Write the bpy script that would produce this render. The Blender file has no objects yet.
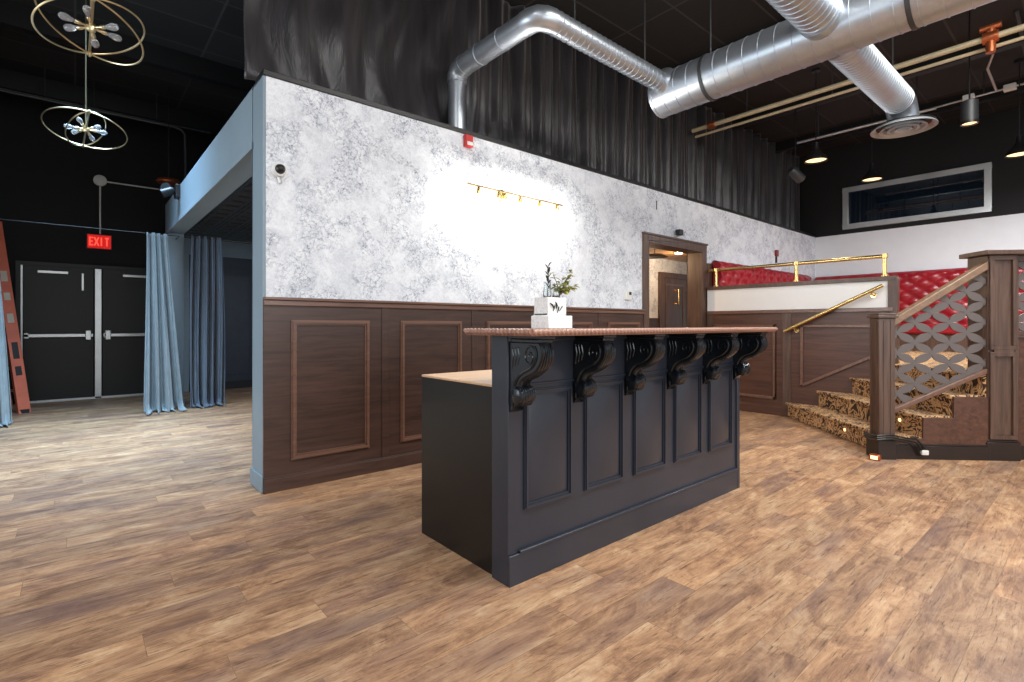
import bpy, bmesh, math, random
from math import sin, cos, pi, sqrt, radians
from mathutils import Vector, Matrix

random.seed(7)
scene = bpy.context.scene
COL = scene.collection

# ------------------------------------------------------------------ camera, world, light, exposure
cam_d = bpy.data.cameras.new('camera')
cam = bpy.data.objects.new('camera', cam_d)
COL.objects.link(cam)
cam.location = (0, 0, 1.15)
cam.rotation_euler = (pi / 2, 0, -math.atan2(.6491, .7607))
cam_d.sensor_width = 36
cam_d.lens = 18
cam_d.shift_y = -.0156
cam_d.clip_start = .05
scene.camera = cam

scene.view_settings.view_transform = 'Standard'
scene.view_settings.look = 'None'
scene.view_settings.gamma = 1
scene.view_settings.exposure = 0.0
scene.view_settings.use_curve_mapping = False

world = bpy.data.worlds.new('world')
scene.world = world
world.use_nodes = True
world.node_tree.nodes['Background'].inputs[0].default_value = (.86, .93, 1.0, 1)
world.node_tree.nodes['Background'].inputs[1].default_value = .6


def area(name, loc, size, power, color=(1, 1, 1), target=None, sy=None, spread=None):
    d = bpy.data.lights.new(name, 'AREA')
    d.energy = power
    d.color = color
    d.shape = 'RECTANGLE'
    d.size = size
    d.size_y = sy or size
    if spread:
        d.spread = radians(spread)
    o = bpy.data.objects.new(name, d)
    COL.objects.link(o)
    o.location = loc
    if target:
        o.rotation_euler = (Vector(target) - Vector(loc)).to_track_quat('-Z', 'Y').to_euler()
    return o


def spot(name, loc, target, power, color, angle, blend=.6, r=.03):
    d = bpy.data.lights.new(name, 'SPOT')
    d.energy = power
    d.color = color
    d.spot_size = radians(angle)
    d.spot_blend = blend
    d.shadow_soft_size = r
    o = bpy.data.objects.new(name, d)
    COL.objects.link(o)
    o.location = loc
    o.rotation_euler = (Vector(target) - Vector(loc)).to_track_quat('-Z', 'Y').to_euler()
    return o


area('ceiling_light_bar', (3.2, -.4, 4.3), 2.4, 205, (1, .97, .93))
area('ceiling_light_entry', (-.8, .6, 4.3), 2.0, 105, (1, .97, .94))
area('ceiling_light_stair', (5.2, -.6, 4.3), 1.4, 135, (1, .96, .9))
area('stage_fill', (8.4, .6, 3.3), 1.4, 125, (.95, .97, 1))  # area lamp added below the ceiling to brighten the stage back wall
area('front_fill', (1.5, -4.6, 2.2), 4.5, 150, (.92, .97, 1), target=(3.2, 2.5, 1.2), sy=2.4)  # unseen lamp added behind the camera to brighten the pillar and bar front
area('side_room_light', (2.6, 6.2, 2.6), 1.6, 80, (.72, .86, 1))
area('hall_cool_fill', (.25, 6.6, 4.15), 1.6, 130, (.46, .72, 1), spread=84)  # overhead lamp added to cast the cool pool on the hall floor
area('entry_fill', (-3.4, 4.4, 1.9), 1.8, 50, (.84, .93, 1), target=(1.0, 5.4, 1.7), spread=110)  # unseen lamp added to lighten the slate blue post from the side


def point(name, loc, power, color, r=.04):
    d = bpy.data.lights.new(name, 'POINT')
    d.energy = power
    d.color = color
    d.shadow_soft_size = r
    o = bpy.data.objects.new(name, d)
    COL.objects.link(o)
    o.location = loc
    return o


point('corridor_light', (8.0, 4.9, 2.30), 22, (1, .76, .5))
point('corridor_entry_light', (6.1, 4.6, 2.15), 34, (1, .72, .44))


# ------------------------------------------------------------------ materials
def s2l(c):
    return tuple(((x / 255) / 12.92 if x / 255 <= .04045 else ((x / 255 + .055) / 1.055) ** 2.4) for x in c) + (1,)


class NT:
    def __init__(s, name):
        s.m = bpy.data.materials.new(name)
        s.m.use_nodes = True
        s.t = s.m.node_tree
        s.b = s.t.nodes['Principled BSDF']

    def n(s, typ, **kw):
        nd = s.t.nodes.new(typ)
        for k, v in kw.items():
            if k in nd.inputs.keys():
                nd.inputs[k].default_value = v
            else:
                setattr(nd, k, v)
        return nd

    def l(s, a, b):
        s.t.links.new(a, b)

    def coords(s, scale=(1, 1, 1), kind='pos', rot=(0, 0, 0)):
        mp = s.n('ShaderNodeMapping')
        mp.inputs['Scale'].default_value = scale
        mp.inputs['Rotation'].default_value = rot
        if kind == 'pos':
            s.l(s.n('ShaderNodeNewGeometry').outputs['Position'], mp.inputs['Vector'])
        else:
            s.l(s.n('ShaderNodeTexCoord').outputs['Object'], mp.inputs['Vector'])
        return mp.outputs['Vector']

    def noise(s, vec, scale, detail=4, rough=.55, dist=0):
        nd = s.n('ShaderNodeTexNoise')
        nd.inputs['Scale'].default_value = scale
        nd.inputs['Detail'].default_value = detail
        nd.inputs['Roughness'].default_value = rough
        nd.inputs['Distortion'].default_value = dist
        s.l(vec, nd.inputs['Vector'])
        return nd.outputs['Fac']

    def ramp(s, fac, stops, interp='LINEAR'):
        r = s.n('ShaderNodeValToRGB')
        e = r.color_ramp.elements
        r.color_ramp.interpolation = interp
        while len(e) < len(stops):
            e.new(.5)
        for el, (p, c) in zip(e, stops):
            el.position = p
            el.color = c if len(c) == 4 else tuple(c) + (1,)
        s.l(fac, r.inputs['Fac'])
        return r.outputs['Color']

    def mix(s, a, b, fac, mode='MIX'):
        m = s.n('ShaderNodeMix', data_type='RGBA', blend_type=mode)
        for k, v in ((6, a), (7, b)):
            if isinstance(v, tuple):
                m.inputs[k].default_value = v
            else:
                s.l(v, m.inputs[k])
        if isinstance(fac, (int, float)):
            m.inputs[0].default_value = fac
        else:
            s.l(fac, m.inputs[0])
        return m.outputs[2]

    def math(s, op, a, b=0.0, clamp=False):
        m = s.n('ShaderNodeMath', operation=op, use_clamp=clamp)
        for k, v in ((0, a), (1, b)):
            if isinstance(v, (int, float)):
                m.inputs[k].default_value = v
            else:
                s.l(v, m.inputs[k])
        return m.outputs[0]

    def bump(s, h, strength=.3, dist=.01):
        b = s.n('ShaderNodeBump')
        b.inputs['Strength'].default_value = strength
        b.inputs['Distance'].default_value = dist
        s.l(h, b.inputs['Height'])
        s.l(b.outputs['Normal'], s.b.inputs['Normal'])

    def base(s, c):
        if isinstance(c, tuple):
            s.b.inputs['Base Color'].default_value = c
        else:
            s.l(c, s.b.inputs['Base Color'])


def plain(name, rgb, rough=.5, metal=0, var=.12, scale=6, bump=0, bscale=80, coat=0, sheen=0):
    t = NT(name)
    c = s2l(rgb)
    v = t.coords(kind='obj')
    f = t.noise(v, scale, 4)
    a = tuple(x * (1 - var) for x in c[:3]) + (1,)
    b = tuple(min(1, x * (1 + var)) for x in c[:3]) + (1,)
    t.base(t.ramp(f, [(.3, a), (.7, b)]))
    t.b.inputs['Roughness'].default_value = rough
    t.b.inputs['Metallic'].default_value = metal
    t.b.inputs['Coat Weight'].default_value = coat
    t.b.inputs['Sheen Weight'].default_value = sheen
    if bump:
        t.bump(t.noise(v, bscale, 3), bump, .004)
    return t.m


def wood(name, dark, light, axis='x', rough=.4, scale=1.0, coat=.1):
    t = NT(name)
    sc = {'x': (1.2, 16, 16), 'z': (16, 16, 1.2), 'y': (16, 1.2, 16)}[axis]
    v = t.coords(tuple(k * scale for k in sc), kind='pos')
    f = t.noise(v, 1.6, 8, .65, .7)
    f2 = t.noise(t.coords((1, 1, 1)), 1.3, 3)
    c = t.ramp(f, [(.25, s2l(dark)), (.75, s2l(light))])
    c = t.mix(c, s2l(dark), t.math('MULTIPLY', f2, .55))
    t.base(c)
    t.b.inputs['Roughness'].default_value = rough
    t.b.inputs['Coat Weight'].default_value = coat
    t.b.inputs['Coat Roughness'].default_value = .25
    t.bump(f, .12, .003)
    return t.m


def emit(name, rgb, strength):
    t = NT(name)
    t.base(s2l(rgb))
    t.b.inputs['Emission Color'].default_value = s2l(rgb)
    t.b.inputs['Emission Strength'].default_value = strength
    return t.m


def floor_mat():
    t = NT('distressed_plank_floor')
    pos0 = t.coords((1, 1, 1))
    sep = t.n('ShaderNodeSeparateXYZ')
    t.l(pos0, sep.inputs[0])
    yy = t.math('ADD', sep.outputs['Y'], 16.7)
    row = t.math('FLOOR', t.math('DIVIDE', yy, .167))
    sh = t.math('FRACT', t.math('MULTIPLY', row, .6180339))
    sh2 = t.math('FRACT', t.math('MULTIPLY', row, .3719))
    xx = t.math('ADD', t.math('ADD', sep.outputs['X'], 61.0), t.math('ADD', t.math('MULTIPLY', sh, 1.22), t.math('MULTIPLY', sh2, .3)))
    cmb = t.n('ShaderNodeCombineXYZ')
    t.l(xx, cmb.inputs[0])
    t.l(yy, cmb.inputs[1])
    pos = cmb.outputs[0]
    br = t.n('ShaderNodeTexBrick')
    br.offset = 0
    br.inputs['Scale'].default_value = 1
    br.inputs['Brick Width'].default_value = 1.22
    br.inputs['Row Height'].default_value = .167
    br.inputs['Mortar Size'].default_value = .0012
    br.inputs['Mortar Smooth'].default_value = .3
    br.inputs['Color1'].default_value = (0, 0, 0, 1)
    br.inputs['Color2'].default_value = (1, 1, 1, 1)
    br.inputs['Mortar'].default_value = (.5, .5, .5, 1)
    t.l(pos, br.inputs['Vector'])
    # per plank value shifts the pattern so that each plank is cut from another board
    off = t.n('ShaderNodeVectorMath', operation='MULTIPLY_ADD')
    t.l(br.outputs['Color'], off.inputs[0])
    off.inputs[1].default_value = (13.0, 7.0, 3.0)
    t.l(pos, off.inputs[2])
    def mapped(sc):
        m = t.n('ShaderNodeMapping')
        m.inputs['Scale'].default_value = sc
        t.l(off.outputs[0], m.inputs['Vector'])
        return m.outputs['Vector']
    grain = t.noise(mapped((1.6, 24, 1)), 1.5, 10, .8, .5)
    blot = t.noise(mapped((1.9, 4.6, 1)), 1.7, 9, .74, .7)
    patch = t.noise(mapped((.9, 2.4, 1)), 1.2, 4, .55, .5)
    scr = t.noise(mapped((4.5, 70, 1)), 1.4, 5, .78, .3)
    warm = t.ramp(blot, [(.31, s2l((72, 52, 46))), (.41, s2l((130, 98, 80))), (.52, s2l((182, 146, 114))), (.68, s2l((220, 192, 158)))])
    grn = t.ramp(grain, [(.32, s2l((92, 66, 52))), (.5, s2l((170, 130, 94))), (.68, s2l((214, 178, 138)))])
    c = t.mix(warm, grn, .36)
    c = t.mix(c, s2l((112, 90, 88)), t.ramp(patch, [(.5, (0, 0, 0)), (.7, (.65, .65, .65))]))
    c = t.mix(c, s2l((70, 48, 40)), t.ramp(scr, [(.55, (0, 0, 0)), (.66, (.85, .85, .85))]))
    tone = t.ramp(br.outputs['Color'], [(0, (.82, .82, .84)), (1, (1.12, 1.08, 1.04))])
    c = t.mix(c, tone, 1.0, 'MULTIPLY')
    c = t.mix(c, s2l((70, 50, 40)), t.math('MULTIPLY', br.outputs['Fac'], .5))
    t.base(c)
    t.l(t.ramp(grain, [(.3, (.62, .62, .62)), (.7, (.42, .42, .42))]), t.b.inputs['Roughness'])
    t.b.inputs['Specular IOR Level'].default_value = .35
    t.bump(t.math('SUBTRACT', grain, t.math('MULTIPLY', br.outputs['Fac'], 1.5)), .16, .003)
    return t.m


def wallpaper_mat(name='toile_wallpaper', paper=(240, 244, 250), ink=(100, 112, 136)):
    """toile print: scattered scenic clumps of leafy pen strokes with soft washes between them"""
    t = NT(name)
    v = t.coords((1, 1, 1))
    wv = t.n('ShaderNodeVectorMath', operation='MULTIPLY_ADD')
    nz = t.n('ShaderNodeTexNoise')
    nz.inputs['Scale'].default_value = 14
    nz.inputs['Detail'].default_value = 3
    t.l(v, nz.inputs['Vector'])
    t.l(nz.outputs['Color'], wv.inputs[0])
    wv.inputs[1].default_value = (.12, .12, .12)
    t.l(v, wv.inputs[2])
    clump = t.noise(wv.outputs[0], 3.4, 2.5, .5, .5)
    cl = t.ramp(clump, [(.43, (.0, .0, .0)), (.54, (1, 1, 1))])
    wash = t.ramp(t.noise(wv.outputs[0], 7, 4, .6, .5), [(.42, (0, 0, 0)), (.62, (1, 1, 1))])
    lf = t.ramp(t.noise(v, 24, 5, .7, 1.4), [(.5, (0, 0, 0)), (.57, (1, 1, 1))])
    cn = t.noise(v, 15, 5, .62, .6)
    stroke = t.ramp(t.math('ABSOLUTE', t.math('SUBTRACT', cn, .5)), [(0.0, (1, 1, 1)), (.022, (.6, .6, .6)), (.035, (0, 0, 0))])
    lf = t.math('MAXIMUM', t.math('MULTIPLY', lf, .62), stroke)
    fi = t.ramp(t.noise(v, 70, 2, .6, .4), [(.34, (.35, .35, .35)), (.6, (1, 1, 1))])
    vor = t.n('ShaderNodeTexVoronoi', feature='DISTANCE_TO_EDGE')
    vor.inputs['Scale'].default_value = 17
    t.l(wv.outputs[0], vor.inputs['Vector'])
    lines = t.ramp(vor.outputs['Distance'], [(.0, (1, 1, 1)), (.07, (0, 0, 0))])
    sk = t.math('MULTIPLY', t.math('MULTIPLY', lf, fi), t.math('ADD', t.math('MULTIPLY', cl, .6), .4))
    ln = t.math('MULTIPLY', t.math('MULTIPLY', lines, cl), fi)
    tot = t.math('ADD', t.math('ADD', t.math('MULTIPLY', wash, .17), t.math('MULTIPLY', sk, .52)), t.math('MULTIPLY', ln, .5), True)
    t.base(t.mix(s2l(paper), s2l(ink), tot))
    t.b.inputs['Roughness'].default_value = .7
    return t.m


def carpet_mat():
    t = NT('patterned_stair_carpet')
    v = t.coords((1, 1, 1))
    a = t.noise(v, 7.5, 2.5, .55, 3.0)
    b = t.noise(v, 90, 2, .6, 0)
    c = t.ramp(a, [(.36, s2l((26, 17, 13))), (.43, s2l((58, 36, 24))), (.455, s2l((198, 150, 98))), (.54, s2l((222, 182, 132))), (.57, s2l((120, 76, 44))), (.61, s2l((28, 19, 15)))])
    c = t.mix(c, s2l((120, 92, 64)), t.math('MULTIPLY', b, .25))
    t.base(c)
    t.b.inputs['Roughness'].default_value = .95
    t.b.inputs['Sheen Weight'].default_value = .05
    t.bump(b, .4, .004)
    return t.m


def ceiling_mat():
    t = NT('black_ceiling_tiles')
    v = t.coords((1, 1, 1))
    br = t.n('ShaderNodeTexBrick')
    br.offset = 0
    br.inputs['Scale'].default_value = 1
    br.inputs['Brick Width'].default_value = 1.2
    br.inputs['Row Height'].default_value = .6
    br.inputs['Mortar Size'].default_value = .012
    br.inputs['Color1'].default_value = s2l((20, 19, 19))
    br.inputs['Color2'].default_value = s2l((34, 32, 32))
    br.inputs['Mortar'].default_value = s2l((56, 54, 54))
    t.l(v, br.inputs['Vector'])
    t.base(br.outputs['Color'])
    t.b.inputs['Roughness'].default_value = .75
    t.bump(br.outputs['Fac'], .4, .01)
    return t.m


def tin_mat(name, rgb, rough, tile=.3):
    t = NT(name)
    v = t.coords((1 / tile, 1 / tile, 1 / tile))
    w = t.n('ShaderNodeTexVoronoi', feature='F1', distance='CHEBYCHEV')
    w.inputs['Scale'].default_value = 1
    w.inputs['Randomness'].default_value = 0
    t.l(v, w.inputs['Vector'])
    h = t.math('SINE', t.math('MULTIPLY', w.outputs['Distance'], 26))
    t.base(s2l(rgb))
    t.b.inputs['Roughness'].default_value = rough
    t.b.inputs['Metallic'].default_value = .4
    t.bump(h, .7, .02)
    return t.m


def black_cloth_mat():
    t = NT('black_drape_fabric')
    v = t.coords((6, 6, .5))
    f = t.noise(v, 1.5, 5, .6, .3)
    t.base(t.ramp(f, [(.3, s2l((24, 22, 25))), (.7, s2l((54, 50, 54)))]))
    t.b.inputs['Roughness'].default_value = .36
    t.b.inputs['Sheen Weight'].default_value = .3
    t.bump(t.noise(t.coords((2.4, 1, .5)), 4, 5, .55, 1.0), .4, .03)
    return t.m


def galv_mat():
    t = NT('galvanised_duct_metal')
    v = t.coords((1, 1, 1))
    vo = t.n('ShaderNodeTexVoronoi')
    vo.inputs['Scale'].default_value = 60
    t.l(v, vo.inputs['Vector'])
    f = t.noise(v, 4, 4)
    c = t.mix(s2l((168, 178, 190)), s2l((206, 212, 218)), f)
    c = t.mix(c, vo.outputs['Color'], .04)
    t.base(c)
    t.b.inputs['Metallic'].default_value = .85
    t.b.inputs['Roughness'].default_value = .36
    return t.m


def glass_mat(name, rgb=(240, 245, 245), rough=.02):
    t = NT(name)
    t.base(s2l(rgb))
    t.b.inputs['Roughness'].default_value = rough
    t.b.inputs['Transmission Weight'].default_value = 1
    t.b.inputs['IOR'].default_value = 1.35
    return t.m


def marble_mat():
    t = NT('white_marbled_stone')
    v = t.coords((1, 1, 1))
    f = t.noise(v, 60, 5, .6, 2)
    t.base(t.ramp(f, [(.4, s2l((222, 223, 224))), (.52, s2l((248, 248, 246)))]))
    t.b.inputs['Roughness'].default_value = .3
    return t.m


M = {}
M['floor'] = floor_mat()
M['paper'] = wallpaper_mat()
M['ceil'] = ceiling_mat()
M['tin'] = tin_mat('dark_pressed_tin', (64, 66, 70), .24)
M['tinwarm'] = tin_mat('bronze_pressed_tin', (176, 130, 84), .35, .25)
M['wood'] = wood('walnut_panel_wood', (46, 31, 27), (100, 72, 61), 'x')
M['woody'] = wood('walnut_side_panel_wood', (58, 35, 27), (116, 77, 59), 'y')
M['woodz'] = wood('walnut_post_wood', (60, 43, 36), (122, 94, 79), 'z')
M['woodtrim'] = wood('walnut_moulding_wood', (92, 64, 52), (142, 106, 88), 'x', .32, coat=.3)
M['woodrail'] = wood('pale_oak_handrail', (112, 86, 66), (156, 128, 104), 'x', .4)
M['woodtop'] = wood('bar_top_wood', (134, 94, 80), (190, 148, 128), 'x', .35, coat=.3)
M['butcher'] = wood('butcher_block_wood', (206, 164, 124), (238, 204, 168), 'x', .45)
M['base'] = plain('black_brown_baseboard_paint', (40, 28, 25), .4)
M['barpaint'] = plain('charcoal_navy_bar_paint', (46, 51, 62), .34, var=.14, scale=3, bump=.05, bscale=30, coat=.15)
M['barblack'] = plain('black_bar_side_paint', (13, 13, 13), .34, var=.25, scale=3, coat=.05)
M['corbel'] = plain('blue_black_carved_corbel', (17, 25, 32), .26, var=.35, scale=25, coat=.3)
M['blue'] = plain('slate_blue_wall_paint', (132, 150, 162), .5, var=.05, scale=2)
M['bluecloth'] = plain('dusty_blue_curtain_velvet', (138, 152, 158), .8, var=.1, scale=9, bump=.3, bscale=60, sheen=.3)
M['shadedcloth'] = plain('shaded_blue_curtain_velvet', (88, 104, 122), .8, var=.1, scale=9, bump=.3, bscale=60, sheen=.3)  # same velvet as the pale curtains, its shade put into the colour
M['black'] = plain('black_wall_paint', (9, 9, 10), .75, var=.2, scale=3)
M['blackmetal'] = plain('black_fixture_metal', (22, 22, 23), .4)
M['navywall'] = plain('navy_door_paint', (44, 50, 62), .45)
M['cloth'] = black_cloth_mat()
M['galv'] = galv_mat()
M['steel'] = plain('brushed_steel', (196, 198, 198), .35, .7, .06)
M['greymetal'] = plain('light_grey_painted_metal', (168, 174, 180), .4, .2)
M['darksteel'] = plain('dark_pipe_steel', (70, 72, 74), .45, .5)
M['blackdoor'] = plain('black_exit_door_paint', (15, 14, 14), .5, var=.3, scale=2)
M['brass'] = plain('polished_brass', (226, 196, 132), .24, 1, .05)
M['palebrass'] = plain('satin_pale_brass', (226, 210, 170), .3, 1, .05)
M['copper'] = plain('copper_fitting', (196, 110, 70), .35, .8)
M['pipe'] = plain('cream_painted_pipe', (206, 192, 160), .4, .2)
M['red'] = plain('red_tufted_leather', (150, 22, 36), .34, var=.18, scale=5, coat=.15)
M['darkred'] = plain('dark_red_device_plastic', (130, 28, 38), .4)
M['redpaint'] = plain('red_device_plastic', (196, 34, 34), .4)
M['white'] = plain('white_wall_paint', (226, 228, 232), .6, var=.02)
M['whitepanel'] = plain('white_panel_laminate', (236, 236, 236), .4, var=.01)
M['plastic'] = plain('white_plastic', (226, 226, 222), .4, var=.03)
M['carpet'] = carpet_mat()
M['lattice'] = plain('grey_lattice_paint', (98, 90, 88), .45, var=.06)
M['ladder'] = plain('orange_fibreglass', (218, 112, 84), .5)
M['sticker'] = plain('ladder_sticker_paper', (206, 196, 180), .5)
M['inkblack'] = plain('black_print_ink', (30, 28, 28), .5)
M['glass'] = glass_mat('clear_glass')
M['winglass'] = plain('dark_window_glass', (18, 30, 42), .01, 0, .0, coat=1.0)
M['winglass'].node_tree.nodes['Principled BSDF'].inputs['Specular IOR Level'].default_value = 1.0
M['leaf'] = plain('olive_green_leaf', (150, 156, 74), .5, var=.35, scale=20)
M['leafdark'] = plain('dark_green_leaf', (40, 48, 32), .5, var=.3, scale=20)
M['twig'] = plain('brown_twig', (96, 78, 52), .7)
M['marble'] = marble_mat()
M['lampwarm'] = emit('warm_lamp_face', (255, 214, 156), 2.0)
M['lampwhite'] = emit('white_lamp_face', (255, 244, 226), 6)
M['exitred'] = emit('lit_red_sign_face', (214, 22, 18), .75)
M['exitletter'] = emit('lit_red_sign_lettering', (255, 90, 70), 1.1)
M['bluelens'] = emit('blue_stage_lens', (30, 90, 190), .5)


# ------------------------------------------------------------------ mesh builder
class MB:
    def __init__(s):
        s.v, s.f, s.sm = [], [], []

    def add(s, vs, fs, smooth=False):
        o = len(s.v)
        s.v += [Vector(p) for p in vs]
        s.f += [tuple(i + o for i in f) for f in fs]
        s.sm += [smooth] * len(fs)
        return s

    def box(s, x0, x1, y0, y1, z0, z1):
        return s.add([(x0, y0, z0), (x1, y0, z0), (x1, y1, z0), (x0, y1, z0), (x0, y0, z1), (x1, y0, z1), (x1, y1, z1), (x0, y1, z1)],
                     [(0, 3, 2, 1), (4, 5, 6, 7), (0, 1, 5, 4), (1, 2, 6, 5), (2, 3, 7, 6), (3, 0, 4, 7)])

    def prism(s, pts, fn, t0, t1, smooth=False):
        n = len(pts)
        vs = [fn(a, b, t0) for a, b in pts] + [fn(a, b, t1) for a, b in pts]
        fs = [tuple(range(n)), tuple(range(2 * n - 1, n - 1, -1))]
        s.add(vs, fs)
        return s.add(vs, [(i, (i + 1) % n + 0, (i + 1) % n + n, i + n)[::-1] for i in range(n)], smooth)

    def tube(s, pts, r, n=8, closed=False, smooth=True, cap=True):
        pts = [Vector(p) for p in pts]
        m = len(pts)
        rad = r if callable(r) else (lambda i: r)
        tang = []
        for i in range(m):
            a = pts[(i - 1) % m] if closed or i > 0 else pts[i]
            b = pts[(i + 1) % m] if closed or i < m - 1 else pts[i]
            tang.append((b - a).normalized())
        up = Vector((0, 0, 1)) if abs(tang[0].z) < .9 else Vector((1, 0, 0))
        u = tang[0].cross(up).normalized()
        vs = []
        for i in range(m):
            u = (u - tang[i] * u.dot(tang[i])).normalized()
            w = tang[i].cross(u)
            for k in range(n):
                a = 2 * pi * k / n
                vs.append(pts[i] + (u * cos(a) + w * sin(a)) * rad(i))
        fs = []
        for i in range(m if closed else m - 1):
            j = (i + 1) % m
            for k in range(n):
                l = (k + 1) % n
                fs.append((i * n + k, i * n + l, j * n + l, j * n + k))
        s.add(vs, fs, smooth)
        if cap and not closed:
            s.add(vs[:n], [tuple(range(n - 1, -1, -1))])
            s.add(vs[-n:], [tuple(range(n))])
        return s

    def lathe(s, prof, origin, axis=(0, 0, 1), n=20, smooth=True, cap=True):
        """prof: list of (radius, height along axis)"""
        ax = Vector(axis).normalized()
        up = Vector((0, 0, 1)) if abs(ax.z) < .9 else Vector((1, 0, 0))
        u = ax.cross(up).normalized()
        w = ax.cross(u)
        o = Vector(origin)
        vs = []
        for r, h in prof:
            for k in range(n):
                a = 2 * pi * k / n
                vs.append(o + ax * h + (u * cos(a) + w * sin(a)) * max(r, 1e-4))
        fs = []
        for i in range(len(prof) - 1):
            for k in range(n):
                l = (k + 1) % n
                fs.append((i * n + k, i * n + l, (i + 1) * n + l, (i + 1) * n + k))
        fs.append(tuple(range(n - 1, -1, -1)))
        s.add(vs, fs[:-1], smooth)
        if not cap:
            return s
        s.add(vs[:n], [tuple(range(n - 1, -1, -1))])
        s.add(vs[-n:], [tuple(range(n))])
        return s

    def grid(s, nu, nv, fn, smooth=True):
        vs = [fn(i / nu, j / nv) for j in range(nv + 1) for i in range(nu + 1)]
        w = nu + 1
        fs = [(j * w + i, j * w + i + 1, (j + 1) * w + i + 1, (j + 1) * w + i) for j in range(nv) for i in range(nu)]
        return s.add(vs, fs, smooth)

    def build(s, name, mat, parent=None, origin=None, bevel=0, solid=0, label=None, kind=None, rawlocal=False):
        if parent is not None:
            o3 = wloc(parent)
        elif origin is not None:
            o3 = Vector(origin)
        else:
            o3 = Vector((0, 0, 0))
        if rawlocal:
            o3 = Vector((0, 0, 0))
        me = bpy.data.meshes.new(name)
        me.from_pydata([p - o3 for p in s.v], [], s.f)
        me.validate()
        me.polygons.foreach_set('use_smooth', s.sm[:len(me.polygons)] if len(s.sm) >= len(me.polygons) else [False] * len(me.polygons))
        bm = bmesh.new()
        bm.from_mesh(me)
        bmesh.ops.remove_doubles(bm, verts=bm.verts, dist=1e-5)
        bmesh.ops.recalc_face_normals(bm, faces=bm.faces)
        bm.to_mesh(me)
        bm.free()
        me.set_sharp_from_angle(angle=radians(42))
        me.materials.append(mat)
        o = bpy.data.objects.new(name, me)
        COL.objects.link(o)
        if parent is not None:
            o.parent = parent
        elif not rawlocal:
            o.location = o3
        if bevel:
            m = o.modifiers.new('bevel', 'BEVEL')
            m.width = bevel
            m.segments = 2
            m.limit_method = 'ANGLE'
        if solid:
            m = o.modifiers.new('solidify', 'SOLIDIFY')
            m.thickness = solid
            m.offset = 0
        if label:
            o['label'] = label
        if kind:
            o['kind'] = kind
        return o


def wloc(o):
    v = Vector((0, 0, 0))
    while o is not None:
        v += o.location
        o = o.parent
    return v


def tag(o, label, cat, group=None):
    o['label'] = label
    o['category'] = cat
    if group:
        o['group'] = group
    return o


def thing(name, loc, label, cat, group=None):
    o = bpy.data.objects.new(name, None)
    o.empty_display_size = .1
    COL.objects.link(o)
    o.location = loc
    return tag(o, label, cat, group)


def dup(o, loc, label, parent=None):
    c = o.copy()
    COL.objects.link(c)
    c.location = loc
    c['label'] = label
    def kids(src, dst):
        for ch in list(src.children):
            k = ch.copy()
            COL.objects.link(k)
            k.parent = dst
            kids(ch, k)
    kids(o, c)
    return c


def structure(o):
    o['kind'] = 'structure'
    return o


def box(x0, x1, y0, y1, z0, z1):
    return MB().box(x0, x1, y0, y1, z0, z1)


# helpers in the frame of the stair, turned 45 degrees: s = x - y runs up the stair, w = x + y runs across it
def sw(s, w, z):
    return Vector(((s + w) / 2, (w - s) / 2, z))


def swbox(mb, s0, s1, w0, w1, z0, z1):
    return mb.prism([(s0, w0), (s1, w0), (s1, w1), (s0, w1)], lambda a, b, t: sw(a, b, t), z0, z1)


def frame_xz(mb, x0, x1, z0, z1, y, out, wd=.035):
    """mitred picture-frame moulding on a wall facing -Y; stepped profile"""
    for (a, d) in ((0, out * .55), (wd * .25, out), (wd * .65, out * .45)):
        e = wd - a
        i0 = a
        w2 = wd * (.25 if a == 0 else .4 if a < wd * .5 else .35)
        for (p, q, r, t) in ((x0 + i0, x1 - i0, z0 + i0, z0 + i0 + w2), (x0 + i0, x1 - i0, z1 - i0 - w2, z1 - i0),
                             (x0 + i0, x0 + i0 + w2, z0 + i0 + w2, z1 - i0 - w2), (x1 - i0 - w2, x1 - i0, z0 + i0 + w2, z1 - i0 - w2)):
            mb.box(p, q, y - d, y, r, t)
    return mb


# ------------------------------------------------------------------ room shell
WY, X0, X1 = 3.766, .975, 11.02
H = 4.5
structure(box(-4, 11.3, -5, 10.7, -.1, 0).build('floor', M['floor']))
structure(box(-4, 11.3, -5, 10.7, H, H + .1).build('ceiling', M['ceil']))
wm = MB().box(X0 + .02, 5.41, WY, WY + .2, 0, 2.86).box(6.75, X1, WY, WY + .2, 0, 2.86).box(5.41, 6.75, WY, WY + .2, 2.21, 2.86)
wall_main = structure(wm.build('wall_main', M['paper']))
structure(box(X0, X1, WY - .012, WY + .2, 2.86, 2.90).build('trim_1', M['blackmetal'], bevel=.004))
# black upper wall above the panelled one
structure(box(1.1, X1, 4.25, 4.35, 2.9, H).build('wall_upper', M['black']))
# side wall with the wide opening: post, header, far column
ws = MB().box(X0, X0 + .02, WY - .002, WY + .28, 0, 2.86).box(X0 + .02, 1.17, WY + .2, WY + .28, 0, 2.86).box(X0, 1.17, WY + .28, 8.73, 2.44, 2.86).box(X0, 1.17, 8.5, 8.73, 0, 2.44)
wall_side = structure(ws.build('wall_side', M['blue'], bevel=.006))
box(X0 - .012, 1.182, WY - .008, WY + .292, 0, .12).build('post_plinth', M['blue'], wall_side, bevel=.008)
box(X0 - .012, 1.182, 8.49, 8.74, 0, .12).build('column_plinth', M['blue'], wall_side, bevel=.008)
MB().box(X0 - .012, X0, WY + .26, 8.52, 2.42, 2.47).build('opening_casing', M['blue'], wall_side, bevel=.004)
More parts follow.
